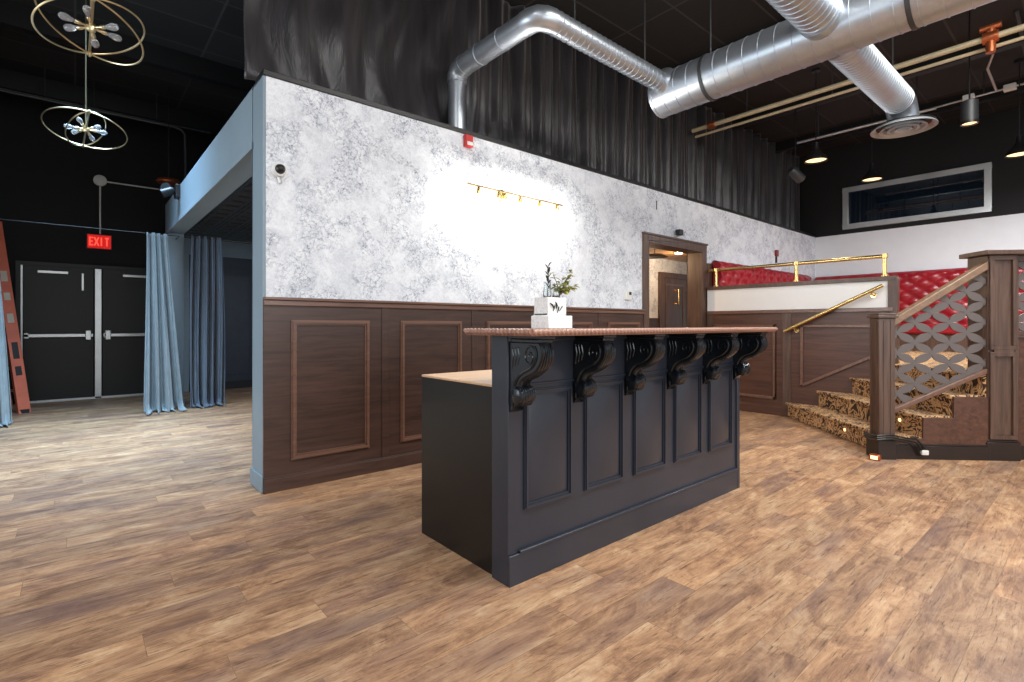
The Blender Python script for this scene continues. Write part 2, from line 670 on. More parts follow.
# rear wall, black
structure(box(-3, X1, 10.4, 10.6, 0, H).build('wall_rear', M['black']))
structure(box(-1.15, -1.0, 6.6, 10.4, 0, H).build('wall_left', M['black']))
structure(MB().box(X1, X1 + .2, -5, WY + .2, 0, 2.86).build('wall_stage', M['white']))
structure(MB().box(X1, X1 + .2, -5, 4.35, 2.86, H).build('wall_stage_upper', M['black']))
# side room beyond the opening
structure(box(1.17, 4.8, WY + .2, 10.4, 2.65, 2.72).build('ceiling_side_room', M['tin']))
structure(box(4.8, 4.95, WY + .2, 10.4, 0, 2.72).build('wall_side_room', M['blue']))
wr = structure(MB().box(1.17, 4.8, 10.36, 10.4, 2.37, 2.65).box(1.17, 1.5, 10.36, 10.4, 0, 2.37).build('wall_side_room_rear', M['blue']))
# ceiling beams, dark
for i, y in enumerate((5.2, 7.4, 9.4)):
    structure(box(-3, 11, y, y + .16, H - .24, H).build('beam_%d' % (i + 1), M['blackmetal']))
for i, x in enumerate((5.9, 8.1, 9.8)):
    structure(box(x, x + .12, -4, 4.2, H - .16, H).build('beam_%d' % (i + 4), M['blackmetal']))

# corridor behind the hall door
structure(box(4.95, 11, 5.6, 5.75, 0, 2.5).build('wall_corridor', M['paper']))
structure(box(4.95, 11, WY + .2, 5.75, 2.42, 2.5).build('ceiling_corridor', M['tinwarm']))
structure(box(4.95, 8.42, 5.575, 5.6, 0, 1.28).build('wainscot_corridor', M['wood']))

# ---- wainscot on the main wall
structure(box(X0 + .0, 5.33, WY - .018, WY, 0, 1.30).build('wainscot_main', M['wood']))
rail = MB().box(X0 + .0, 5.33, WY - .035, WY, 1.285, 1.322).box(X0, 5.33, WY - .05, WY, 1.322, 1.342)
structure(rail.build('trim_2', M['woodtrim'], bevel=.004))
structure(MB().box(X0, 5.33, WY - .032, WY, 0, .095).box(X0, 5.33, WY - .026, WY, .095, .103).build('baseboard_main', M['wood'], bevel=.003))
stiles = [1.843, 2.72, 3.60, 4.47]
for i, x in enumerate(stiles):
    structure(MB().box(x, x + .06, WY - .026, WY - .018, .1, 1.286).build('trim_%d' % (3 + i), M['wood'], bevel=.003))
edges = [(1.154, 1.737)] + [(a + .162, b - .115) for a, b in zip(stiles, stiles[1:] + [5.35])]
for i, (a, b) in enumerate(edges):
    structure(frame_xz(MB(), a, b, .20, 1.185, WY - .018, .024, .038).build('trim_%d' % (7 + i), M['woodtrim']))

# ---- hall doorway casing
dc = MB().box(5.325, 5.41, WY - .03, WY + .2, 0, 2.29).box(6.75, 6.83, WY - .03, WY + .2, 0, 2.29).box(5.41, 6.75, WY - .03, WY + .2, 2.205, 2.29)
dc.box(5.315, 6.84, WY - .045, WY, 2.275, 2.30)
dc.box(5.41, 5.435, WY - .03, WY + .215, 0, 2.205).box(6.715, 6.75, WY - .03, WY + .215, 0, 2.205).box(5.435, 6.715, WY - .03, WY + .215, 2.175, 2.205)
structure(dc.build('door_frame_hall', M['woodz'], bevel=.004))

# corridor double door
df = structure(MB().box(8.42, 8.52, 5.55, 5.6, 0, 2.16).box(10.2, 10.3, 5.55, 5.6, 0, 2.16).box(8.52, 10.2, 5.55, 5.6, 2.06, 2.16).build('door_frame_corridor', M['woodz'], bevel=.004))
for k, (a, b) in enumerate(((8.52, 9.355), (9.365, 10.2))):
    dr = structure(box(a, b, 5.565, 5.6, .01, 2.06).build('door_%d' % (k + 1), M['woodz'], origin=(a, 5.6, .01), bevel=.003))
    f = MB()
    frame_xz(f, a + .1, b - .1, 1.0, 1.95, 5.565, .012, .03)
    frame_xz(f, a + .1, b - .1, .15, .88, 5.565, .012, .03)
    f.build('door_moulding', M['woodtrim'], dr)
    hx = b - .36 if k == 0 else a + .12
    h = MB().tube([(hx, 5.51, 1.55), (hx, 5.51, 1.85)], .014, 8)
    for z in (1.57, 1.83):
        h.tube([(hx, 5.566, z), (hx, 5.51, z)], .012, 8).box(hx - .09, hx + .03, 5.556, 5.566, z - .012, z + .012)
    h.build('door_handle', M['brass'], dr)

t = thing('ceiling_lamp', (8.0, 4.9, 2.42), 'round flush lamp glowing on the bronze tin ceiling seen through the hall doorway', 'lamp')
MB().lathe([(.10, 0), (.10, -.012), (.085, -.02)], (8.0, 4.9, 2.42)).build('trim_ring', M['brass'], t)
MB().lathe([(.08, -.015), (.06, -.028), (.001, -.03)], (8.0, 4.9, 2.42)).build('lamp_face', M['lampwhite'], t)
t = thing('pendant_lamp', (7.13, 4.8, 2.42), 'dark wide bowl lamp hanging under the bronze tin ceiling inside the hall doorway', 'lamp')
MB().tube([(7.13, 4.8, 2.42), (7.13, 4.8, 2.30)], .008).build('stem', M['blackmetal'], t)
MB().lathe([(.02, 2.31 - 2.42), (.12, 2.29 - 2.42), (.21, 2.25 - 2.42), (.20, 2.245 - 2.42), (.02, 2.28 - 2.42)], (7.13, 4.8, 2.42), n=28).build('lamp_shade', M['blackmetal'], t)

# ------------------------------------------------------------------ exit doors in the rear wall
RY = 10.4
structure(MB().box(-.66, -.605, RY - .05, RY, 0, 2.09).box(1.13, 1.18, RY - .05, RY, 0, 2.09).box(-.605, 1.13, RY - .05, RY, 2.03, 2.09).build('door_frame_exit', M['blackdoor']))
structure(box(-.605, -.585, RY - .055, RY, 0, 2.03).build('trim_19', M['steel']))
mull = structure(MB().box(.232, .318, RY - .09, RY - .005, 0, 2.03).build('trim_20', M['steel'], bevel=.006))
structure(box(-.585, 1.13, RY - .09, RY, 0, .03).build('trim_21', M['steel']))
for k, (a, b) in enumerate(((-.585, .225), (.325, 1.13))):
    d = structure(box(a + .004, b - .004, RY - .045, RY - .005, .03, 2.03).build('door_%d' % (k + 3), M['blackdoor'], origin=(a, RY, .03), bevel=.003))
    p = MB()
    p.box(a + .01, b - .01, RY - .12, RY - .075, .965, 1.02)
    hx = b - .07 if k == 0 else a + .07
    p.box(hx - .035, hx + .035, RY - .135, RY - .045, .92, 1.07)
    p.box(a + .02 if k else a + .01, (a + .09) if k else a + .07, RY - .12, RY - .045, .95, 1.035)
    p.build('panic_bar', M['steel'], d, bevel=.008)
    c = MB()
    cx = a + .16 if k == 0 else b - .55
    c.box(cx, cx + .35, RY - .11, RY - .045, 1.92, 1.965)
    c.build('door_closer', M['steel'], d, bevel=.006)
    if k == 0:
        MB().box(cx + .5, cx + .53, RY - .07, RY - .045, 1.68, 1.95).build('closer_arm', M['steel'], d, bevel=.004)

# exit sign with its conduit
t = thing('exit_sign', (.29, RY, 2.36), 'red lit EXIT sign above the black double doors', 'exit sign')
MB().box(.135, .445, RY - .06, RY, 2.345, 2.575).build('sign_housing', M['redpaint'], t, bevel=.006)
MB().box(.15, .43, RY - .066, RY - .06, 2.36, 2.56).build('sign_face', M['exitred'], t)
L = MB()
def letter(ch, x, z, w, h, st, y0, y1):
    if ch == 'E':
        for q in ((x, x + st, z, z + h), (x, x + w, z, z + st), (x, x + w * .85, z + h / 2 - st / 2, z + h / 2 + st / 2), (x, x + w, z + h - st, z + h)):
            L.box(q[0], q[1], y0, y1, q[2], q[3])
    if ch == 'I':
        L.box(x + w / 2 - st / 2, x + w / 2 + st / 2, y0, y1, z, z + h)
    if ch == 'T':
        L.box(x, x + w, y0, y1, z + h - st, z + h)
        L.box(x + w / 2 - st / 2, x + w / 2 + st / 2, y0, y1, z, z + h)
    if ch == 'X':
        for sg in (1, -1):
            a = (x if sg > 0 else x + w)
            b = (x + w if sg > 0 else x)
            L.prism([(a - st * .55 , z), (a + st * .55, z), (b + st * .55, z + h), (b - st * .55, z + h)], lambda p, q, t: Vector((p, t, q)), y0, y1)
for i, ch in enumerate('EXIT'):
    letter(ch, .166 + i * .064, 2.395, .05 if ch != 'I' else .04, .13, .016, RY - .071, RY - .066)
L.build('lettering', M['exitletter'], t)
t = thing('conduit', (.29, RY, 2.59), 'white conduit rising from the EXIT sign to a round box on the black wall', 'conduit')
MB().tube([(.30, RY - .03, 2.585), (.30, RY - .03, 3.40)], .012).tube([(.30, RY - .03, 3.425), (1.6, RY - .03, 3.425)], .012).build('tubing', M['plastic'], t)
MB().lathe([(.085, 0), (.085, .05), (.07, .06)], (.30, RY, 3.43), (0, -1, 0)).build('junction_box', M['plastic'], t)

# cable with the three curtains
t = thing('curtain_cable', (0, 8.25, 2.33), 'thin dark cable stretched across the entry, carrying the blue curtains', 'cable')
MB().tube([(-1.0, 8.2, 2.352), (X0 + .1, 8.2, 2.352), (X0 + .1, 8.5, 2.352)], .006).build('cable', M['blackmetal'], t)
t = thing('curtain_rod', (2, 8.4, 2.33), 'dark rod inside the opening carrying the shade-darkened blue curtain', 'curtain rod')
MB().tube([(1.17, 8.35, 2.38), (4.8, 8.35, 2.38)], .014).build('rod', M['darksteel'], t)


def curtain(name, xs, y, ztop, folds, amp, mat, label, flare=1.25, seed=1, drift=0.0):
    rnd = random.Random(seed)
    ph = [rnd.uniform(0, 6.3) for _ in range(6)]
    x0, x1 = xs
    def fn(u, v):
        z = ztop * (1 - v)
        k = 1 + (flare - 1) * v ** 1.5 + .10 * sin(pi * v) 
        xm = (x0 + x1) / 2 + drift * v
        uu = u + .018 * sin(2 * pi * (1.3 * u + ph[0])) * v
        x = xm + (uu - .5) * (x1 - x0) * k
        a = amp * (.55 + .6 * v)
        yy = y + a * sin(2 * pi * folds * uu + ph[1] + .5 * sin(3 * v + ph[2])) + a * .5 * sin(2 * pi * folds * 2.3 * uu + ph[3] + 1.6 * v) + a * .5 * sin(2 * pi * folds * .47 * uu + ph[5] - 2 * v)
        if v > .955:
            q = (v - .955) / .045
            yy -= .10 * q * (1 + .9 * sin(2 * pi * folds * 1.4 * uu + ph[4]))
            x += .02 * q * sin(2 * pi * folds * 2.1 * uu + ph[5])
            z = .035 * (1 - q) + .006 + .012 * (1 + sin(2 * pi * folds * 1.7 * uu + ph[2]))
            z = max(z, .006)
        return Vector((x, yy, z))
    mb = MB().grid(110, 60, fn)
    o = mb.build(name, mat, origin=((x0 + x1) / 2, y, 0), solid=.006)
    return tag(o, label, 'curtain', 'blue floor-length curtains')


curtain('curtain', (.71, .935), 8.2, 2.36, 3.6, .075, M['bluecloth'], 'pale blue floor-length curtain gathered in front of the slate blue column', 2.05, 3, drift=.08)
curtain('curtain', (1.23, 1.62), 8.35, 2.40, 4.6, .075, M['shadedcloth'], 'blue curtain darkened in colour for shade, hanging inside the side room opening', 1.05, 5)
curtain('curtain', (-.985, -.70), 8.2, 2.36, 4, .045, M['bluecloth'], 'pale blue curtain bunched beside the orange ladder', 1.35, 9, drift=.09)

# side-room rear: dark navy double door under the blue header
structure(MB().box(1.5, 3.6, 10.355, 10.4, 0, 2.37).build('door_5', M['navywall'], origin=(1.5, 10.4, 0)))
structure(frame_xz(MB(), 1.72, 2.5, .25, 2.1, 10.355, .02, .05).build('trim_22', M['navywall']))
structure(MB().box(1.5, 3.6, 10.335, 10.356, 0, .14).build('baseboard_side_room', M['blackmetal']))

# ladder leaning on the wall beside the doors
def ladder():
    base = Vector((-.50, 9.22, 0))
    top = Vector((-.80, 9.55, 2.52))
    t = thing('ladder', (base.x, base.y, 0), 'orange fibreglass ladder with steel rungs leaning beside the exit doors', 'ladder')
    up = (top - base).normalized()
    side = Vector((-.2, .46, 0))
    nrm = up.cross(side).normalized()
    sd = side.normalized()
    for k in range(2):
        m = MB()
        b = base + side * k
        tt = top + side * k
        for (o, hw, hd) in ((0, .06, .008), (-.056, .006, .03), (.056, .006, .03)):
            vs = []
            for p in (b, tt):
                for sx, sy in ((-1, -1), (1, -1), (1, 1), (-1, 1)):
                    vs.append(p + nrm * (o + sx * hw) + sd * (sy * hd + (.02 if o else 0)))
            m.add(vs, [(0, 3, 2, 1), (4, 5, 6, 7), (0, 1, 5, 4), (1, 2, 6, 5), (2, 3, 7, 6), (3, 0, 4, 7)])
        m.build('rail', M['ladder'], t)
    for i in range(8):
        q = base + up * (.28 + i * .3)
        MB().tube([q, q + side], .016, 8).build('rung', M['steel'], t)
    for k in range(2):
        q = base + side * k
        MB().box(q.x - .045, q.x + .045, q.y - .02, q.y + .03, 0, .05).build('foot', M['blackmetal'], t)
    for a, ln, nm, mt in ((1.75, .14, 'sticker', 'sticker'), (1.5, .1, 'sticker', 'sticker'), (1.2, .12, 'sticker', 'sticker'), (.72, .22, 'printed_label', 'inkblack'), (.5, .12, 'printed_label', 'inkblack')):
        p0, p1 = base + up * a, base + up * (a + ln)
        vs = []
        for p in (p0, p1):
            for sx in (-1, 1):
                vs.append(p + nrm * (sx * .032) - sd * .0095)
        MB().add(vs, [(0, 1, 3, 2)]).build(nm, M[mt], t)
ladder()

# ------------------------------------------------------------------ black drape above the wall
def drape():
    rnd = random.Random(4)
    ks = [(rnd.uniform(1.0, 2.4), rnd.uniform(0, 6.3), rnd.uniform(.4, 1)) for _ in range(5)]
    xa, xb = .93, 10.9
    def fn(u, v):
        x = xa + (xb - xa) * u
        z = 2.93 + (4.49 - 2.93) * v
        y = 4.06
        dens = min(1, max(0, (x - 2.2) / 1.5))
        y += .05 * dens * sin(2 * pi * x / .34 + 1.1 * sin(x * 2.1)) * (.6 + .4 * v)
        y += .025 * dens * sin(2 * pi * x / .15 + .8 * sin(x * 3.7))
        for k, p, a in ks:
            y += .035 * (1 - .6 * dens) * a * sin(k * 2.2 * x + p + 1.3 * v * sin(p))
        y += (1 - dens) * (.05 * sin(6.5 * x + 1.6 * sin(3 * v + x)) + .022 * sin(17 * x + 2.2 * sin(5 * v)) + .018 * sin(9 * v + 5 * x) * (1 - v))
        return Vector((x, y, z))
    mb = MB().grid(560, 24, fn)
    o = mb.build('stage_drape', M['cloth'], origin=(5.9, 4.06, 2.92), solid=.006)
    tag(o, 'long black drape hanging from the ceiling above the wallpapered wall', 'drape')
drape()

# ------------------------------------------------------------------ bar counter
BX0, BX1, BY = 1.443, 3.572, 1.72
bar = thing('bar_counter', ((BX0 + BX1) / 2, 2.1, 0), 'charcoal navy bar counter with carved brackets and rope-edged wooden top', 'bar counter')
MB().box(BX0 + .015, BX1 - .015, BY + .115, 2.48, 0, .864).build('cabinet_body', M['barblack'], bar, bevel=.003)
MB().box(BX0 + .015, BX1 - .015, BY + .115, 2.48, .864, .876).build('work_top', M['butcher'], bar, bevel=.003, label='pale butcher-block work top on the staff side')
# front wall with raised panels
fw = MB().box(BX0, BX1, BY, BY + .115, 0, 1.105)
fw.box(BX1 - .035, BX1 + .004, BY - .012, BY + .115, 0, 1.105)
fw.build('front_wall', M['barpaint'], bar, bevel=.004)
MB().box(BX0, BX1 - .035, BY - .012, BY, 0, .135).box(BX0 + .06, BX1 - .035, BY - .018, BY, .135, .147).build('base_board', M['barpaint'], bar, bevel=.003)
MB().box(BX0 + .02, BX1 - .035, BY - .008, BY, .875, .887).build('upper_bead', M['barpaint'], bar, bevel=.003)
for i in range(5):
    a = 1.535 + i * .405
    b = a + .312
    p = MB()
    z0, z1 = .318, .858
    # moulded frame
    frame_xz(p, a, b, z0, z1, BY, .016, .026)
    # raised field
    w = .026
    def q(x0, x1, za, zb, y):
        return [(x0, y, za), (x1, y, za), (x1, y, zb), (x0, y, zb)]
    vs = q(a + w + .004, b - w - .004, z0 + w + .004, z1 - w - .004, BY - .001) + q(a + w + .03, b - w - .03, z0 + w + .03, z1 - w - .03, BY - .011)
    p.add(vs, [(0, 1, 5, 4), (1, 2, 6, 5), (2, 3, 7, 6), (3, 0, 4, 7), (4, 5, 6, 7)])
    p.build('front_panel', M['barpaint'], bar)
# bar top and rope edge
TX0, TX1, TY0, TY1, TZ = 1.36, 3.60, 1.475, 1.92, 1.125
top = MB().box(TX0, TX1, TY0, TY1, 1.105, 1.132).build('bar_top', M['woodtop'], bar, bevel=.003)
def rope(path_a, path_b):
    a, b = Vector(path_a), Vector(path_b)
    d = b - a
    Ln = d.length
    d.normalize()
    u = d.cross(Vector((0, 0, 1))).normalized()
    w = Vector((0, 0, 1))
    m = int(Ln / .0042)
    n = 14
    vs = []
    for i in range(m + 1):
        s_ = Ln * i / m
        for k in range(n):
            th = 2 * pi * k / n
            r = .0125 * (1 + .2 * sin(2 * th + 2 * pi * s_ / .026))
            vs.append(a + d * s_ + (u * cos(th) + w * sin(th)) * r)
    fs = [(i * n + k, i * n + (k + 1) % n, (i + 1) * n + (k + 1) % n, (i + 1) * n + k) for i in range(m) for k in range(n)]
    mb = MB().add(vs, fs, True)
    mb.add(vs[:n], [tuple(range(n - 1, -1, -1))]).add(vs[-n:], [tuple(range(n))])
    return mb
rope((TX0, TY0, 1.122), (TX1, TY0, 1.122)).build('rope_edge', M['woodtop'], top)
rope((TX0, TY1, 1.122), (TX0, TY0, 1.122)).build('rope_edge', M['woodtop'], top)
rope((TX1, TY0, 1.122), (TX1, TY1, 1.122)).build('rope_edge', M['woodtop'], top)
MB().box(BX0, BX1, BY - .02, BY, 1.075, 1.105).build('top_moulding', M['barpaint'], bar, bevel=.006)


def corbel(parent, x):
    """carved scroll bracket; profile in (p = projection from the face, z), width .085"""
    wd = .085
    z1 = 1.105
    outer = [(0, z1 - .03), (.235, z1 - .03)]
    def bez(p0, p1, p2, p3, n):
        r = []
        for i in range(1, n + 1):
            t = i / n
            r.append(tuple((1 - t) ** 3 * a + 3 * (1 - t) ** 2 * t * b + 3 * (1 - t) * t * t * c + t ** 3 * d for a, b, c, d in zip(p0, p1, p2, p3)))
        return r
    outer += bez((.235, z1 - .03), (.275, z1 - .07), (.25, z1 - .14), (.165, z1 - .165), 8)
    outer += bez((.165, z1 - .165), (.11, z1 - .18), (.075, z1 - .195), (.078, z1 - .222), 6)
    outer += bez((.078, z1 - .222), (.115, z1 - .235), (.112, z1 - .30), (.062, z1 - .302), 8)
    outer += [(.03, z1 - .315), (.012, z1 - .335), (0, z1 - .34)]
    KP = .80
    P = lambda a, b, t: Vector((t, BY - a * KP, b))
    body = MB().prism(outer, P, x + .008, x + wd - .008, True)
    c = body.build('corbel', M['corbel'], parent, bevel=.003)
    cp = MB().box(x - .004, x + wd + .004, BY - .205, BY, z1 - .014, z1).box(x + .002, x + wd - .002, BY - .197, BY, z1 - .03, z1 - .014)
    cp.build('corbel_cap', M['corbel'], c, bevel=.004)
    # side scroll carving on both cheeks
    sc = MB()
    for sx in (x + .008, x + wd - .008):
        line = [P(a, b, sx) for a, b in [(.2, z1 - .045)] + bez((.2, z1 - .045), (.24, z1 - .08), (.21, z1 - .13), (.14, z1 - .15), 8) + bez((.14, z1 - .15), (.07, z1 - .17), (.03, z1 - .2), (.025, z1 - .31), 8)]
        sc.tube(line, .0065, 6)
        sp = []
        for i in range(26):
            th = i / 25 * 2 * pi * 1.6
            r = .042 * (1 - i / 30)
            sp.append(P(.066 + r * cos(th + .6), z1 - .262 + r * sin(th + .6), sx))
        sc.tube(sp, .006, 6)
        sp = []
        for i in range(26):
            th = i / 25 * 2 * pi * 1.5
            r = .05 * (1 - i / 30)
            sp.append(P(.165 + r * cos(th), z1 - .088 + r * sin(th), sx))
        sc.tube(sp, .0055, 6)
        for k in range(3):
            o = .02 + k * .024
            sc.tube([P(o, z1 - .05, sx), P(o + .012, z1 - .09, sx), P(o, z1 - .125 - .01 * (2 - k), sx)], .005, 6)
    sc.build('scroll_carving', M['corbel'], c)
    # acanthus ribs down the front and the rolled volute at the foot
    ac = MB()
    fr = outer[1:-3]
    for k in range(5):
        xx = x + .016 + k * (wd - .032) / 4
        ac.tube([P(a + .003, b, xx) for a, b in fr], lambda i, k=k: .0062 + .003 * sin(i * 1.1 + k), 6)
    ac.build('leaf_carving', M['corbel'], c)
    vo = MB().lathe([(.03, 0), (.036, .004), (.036, wd + .004), (.03, wd + .008)], (x - .004, BY - .066 * KP, z1 - .262), (1, 0, 0), 20)
    vo.build('volute', M['corbel'], c)
    return c


for i in range(6):
    corbel(bar, BX0 + .002 + i * .4085)

# ---- decor on the bar
vx, vy, vz = 1.725, 1.73, 1.132
t = tag(MB().box(vx - .08, vx + .08, vy - .06, vy + .06, vz, vz + .062).build('decor_box', M['marble'], origin=(vx, vy, vz), bevel=.004), 'white marbled box resting on the bar top under the flowers', 'box')
vz += .062
pp = thing('flower_pot', (vx - .01, vy, vz), 'white square flower pot with a dark leaf motif standing on the marbled box', 'flower pot')
pot = MB()
for (a, b, c_, d_) in ((-.062, .062, -.045, -.037), (-.062, .062, .037, .045), (-.062, -.054, -.037, .037), (.054, .062, -.037, .037)):
    pot.box(vx - .01 + a, vx - .01 + b, vy + c_, vy + d_, vz, vz + .085)
pot.box(vx - .072, vx + .052, vy - .045, vy + .045, vz, vz + .012)
pot.build('pot_body', M['marble'], pp, bevel=.003)
MB().box(vx - .06, vx + .04, vy - .035, vy + .035, vz + .012, vz + .07).build('soil', M['twig'], pp)
lf = MB()
def leaf(mb, base, direc, ln, wd, droop=.2):
    base = Vector(base)
    d = Vector(direc).normalized()
    side = d.cross(Vector((0, 0, 1)))
    if side.length < .1:
        side = Vector((1, 0, 0))
    side.normalize()
    n = side.cross(d)
    pts = []
    prof = [0.0, .55, .95, 1, .7, .0]
    vs = []
    for i, w in enumerate(prof):
        s_ = i / 5
        c = base + d * ln * s_ - Vector((0, 0, 1)) * droop * ln * s_ * s_
        vs += [c - side * w * wd / 2 + n * w * wd * .15, c, c + side * w * wd / 2 + n * w * wd * .15]
    fs = []
    for i in range(5):
        fs += [(3 * i, 3 * i + 1, 3 * i + 4, 3 * i + 3), (3 * i + 1, 3 * i + 2, 3 * i + 5, 3 * i + 4)]
    mb.add(vs, fs, True)
for (a, b, dx, dz) in ((-.028, .018, .4, 1), (-.005, .03, -.2, 1), (.012, .02, .7, .8), (-.022, .035, -.8, .7), (0, .012, .3, .9)):
    leaf(lf, (vx - .01 + a, vy - .0462, vz + b), (dx, -.02, dz), .036, .016, 0)
lf.build('leaf_motif', M['leafdark'], pp, solid=.0015)
# twin glass vases holding sprigs, standing in the pot
def vase(x, y, z, r, h, label):
    o = MB().lathe([(r * .7, 0), (r, h * .3), (r * .8, h * .8), (r * .9, h), (r * .82, h), (r * .72, h * .8), (r * .9, h * .3), (r * .6, .006), (.001, .006)], (x, y, z), n=20).build('glass_vase', M['glass'], origin=(x, y, z))
    return tag(o, label, 'vase')
vase(vx - .03, vy + .0, vz + .07, .02, .09, 'tall clear glass vase in the white pot holding the upright sprig')
vase(vx + .03, vy + .0, vz + .07, .02, .06, 'short clear glass vase in the white pot holding the bushy sprig')
rnd = random.Random(11)
g = thing('upright_sprig', (vx - .03, vy, vz + .08), 'narrow upright dark green sprig in the tall glass vase on the bar', 'plant')
bx, by, bz = vx - .03, vy, vz + .04
MB().tube([(bx, by, bz), (bx + .004, by, bz + .08), (bx + .008, by, bz + .19)], .0022, 6).build('stem', M['twig'], g)
m = MB()
for i in range(11):
    z = bz + .085 + i * .0105
    a = i * 2.4
    leaf(m, (bx + .006, by, z), (cos(a) * .5, sin(a) * .5, .9), .035, .014)
m.build('leaves', M['leafdark'], g, solid=.0012)
g = thing('bushy_sprig', (vx + .03, vy, vz + .08), 'bushy olive green leafy sprig leaning over the edge of the bar pot', 'plant')
bx = vx + .03
st = MB()
m = MB()
for k in range(9):
    a = rnd.uniform(-1.0, 1.0)
    e = Vector((bx + .06 + .045 * sin(a * 2 + k), by - .05 * cos(k * 1.7), bz + .115 + .045 * cos(k * 2.1)))
    p1 = Vector((bx + .024, by, bz + .06))
    st.tube([(bx, by, bz), p1, (p1 + e) / 2 + Vector((0, 0, .015)), e], .0018, 5)
    for i in range(8):
        s_ = .25 + i * .1
        q = p1.lerp(e, min(s_, 1.0)) + Vector((0, 0, .012))
        an = i * 2.3 + k
        leaf(m, q, (cos(an) + .4, sin(an), .5 * sin(an * 1.7) + .2), .034, .017, .35)
st.build('stem', M['twig'], g)
m.build('leaves', M['leaf'], g, solid=.0012)

# ------------------------------------------------------------------ devices on the wallpapered wall
t = thing('security_camera', (1.075, WY, 2.22), 'small white security camera with a black dome near the wall corner', 'security camera')
MB().lathe([(.052, 0), (.052, .02), (.046, .045)], (1.075, WY, 2.225), (0, -1, 0)).build('mount', M['plastic'], t)
MB().lathe([(.034, .045), (.03, .065), (.016, .08), (.001, .083)], (1.075, WY, 2.225), (0, -1, 0)).build('dome', M['blackmetal'], t)
MB().tube([(1.075, WY - .015, 2.18), (1.085, WY - .02, 2.135)], .014).build('bracket', M['steel'], t)
t = thing('fire_strobe', (2.67, WY, 2.76), 'small red fire alarm strobe under the top edge of the wallpapered wall', 'fire alarm')
MB().box(2.64, 2.72, WY - .045, WY, 2.745, 2.85).build('housing', M['redpaint'], t, bevel=.006)
MB().box(2.65, 2.71, WY - .056, WY - .045, 2.755, 2.785).build('strobe_lens', M['plastic'], t, bevel=.004)
t = thing('thermostat', (5.03, WY, 1.5), 'small white thermostat on the wallpaper beside the doorway', 'thermostat')
MB().box(4.975, 5.085, WY - .025, WY, 1.45, 1.565).build('housing', M['plastic'], t, bevel=.006)
MB().box(5.03, 5.075, WY - .028, WY - .025, 1.51, 1.545).build('display', M['blackmetal'], t)
t = thing('wall_speaker', (6.07, WY, 2.34), 'small black box speaker mounted above the dark door frame', 'speaker')
MB().box(6.03, 6.12, WY - .09, WY - .02, 2.335, 2.41).build('cabinet', M['blackmetal'], t, bevel=.008)
MB().box(6.05, 6.10, WY - .03, WY, 2.32, 2.39).build('bracket', M['steel'], t)
t = thing('fire_pull_station', (9.18, WY, 2.3), 'small dark red pull station on the wallpaper above the banquette', 'fire alarm')
MB().box(9.14, 9.22, WY - .045, WY, 2.33, 2.44).build('housing', M['darkred'], t, bevel=.01)
MB().box(9.17, 9.19, WY - .03, WY, 2.22, 2.33).build('pull_handle', M['base'], t, bevel=.004)
tag(MB().tube([(5.63, WY - .004, 2.62), (5.63, WY - .004, 2.73)], .006).build('wire_stub', M['blackmetal'], origin=(5.63, WY, 2.62)), 'short dark wire stub on the wallpaper above the doorway', 'wire')

# picture light bar
LB = thing('picture_light', (3.17, WY, 2.36), 'brass bar of small spotlights glowing on the wallpapered wall', 'wall light')
MB().tube([(2.578, 3.62, 2.375), (3.757, 3.62, 2.362)], .008, 8).build('bar', M['brass'], LB)
MB().lathe([(.06, 0), (.06, .015), (.03, .03)], (3.08, WY, 2.37), (0, -1, 0)).tube([(3.08, WY - .03, 2.37), (3.08, 3.62, 2.37)], .01).build('wall_plate', M['brass'], LB)
for i, x in enumerate((2.70, 2.93, 3.19, 3.44, 3.68)):
    hd = MB().lathe([(.011, .0), (.013, -.012), (.02, -.03), (.023, -.07), (.02, -.07)], (x, 3.62, 2.368), n=14).build('spot_head', M['brass'], LB)
    MB().lathe([(.018, -.066), (.012, -.073), (.001, -.075)], (x, 3.62, 2.368), n=14).build('bulb', M['lampwhite'], hd)
    d_ = bpy.data.lights.new('picture_light_glow', 'POINT')
    d_.energy = 9
    d_.color = (1, .96, .88)
    d_.shadow_soft_size = .02
    o_ = bpy.data.objects.new('picture_light_glow', d_)
    COL.objects.link(o_)
    o_.location = (x, 3.585, 2.27)

# ------------------------------------------------------------------ ducts
def duct_points(a, b, step=.0):
    a, b = Vector(a), Vector(b)
    return a, b
def ribbed(mb, a, b, r, pitch=.1, n=28):
    """spiral duct: a smooth pipe with small raised seams"""
    a, b = Vector(a), Vector(b)
    d = (b - a)
    Ln = d.length
    prof = [(r, 0)]
    k = pitch
    while k < Ln - .01:
        prof += [(r, k - .004), (r + .0045, k - .0025), (r + .0045, k + .0025), (r, k + .004)]
        k += pitch
    prof.append((r, Ln))
    return mb.lathe(prof, a, d, n)

dm = thing('main_duct', (4.45, 1.0, 3.2), 'wide galvanised spiral duct running under the black ceiling over the bar', 'air duct')
MX, MZ, MR = 4.45, 3.43, .2
ribbed(MB(), (MX, 2.93, MZ), (MX, -2.5, MZ), MR, .13, 36).build('duct_pipe', M['galv'], dm)
MB().lathe([(.001, 0), (MR - .015, .004), (MR + .006, .012), (MR + .006, .035), (MR, .04)], (MX, 2.95, MZ), (0, -1, 0), 36).build('end_cap', M['galv'], dm)
for y in (2.4, .9, -.8):
    h = MB().tube([(MX, y, MZ + MR), (MX, y, H)], .008, 6)
    h.lathe([(MR + .008, -.015), (MR + .008, .015)], (MX, y, MZ), (0, 1, 0), 36)
    h.build('hanger', M['darksteel'], dm)
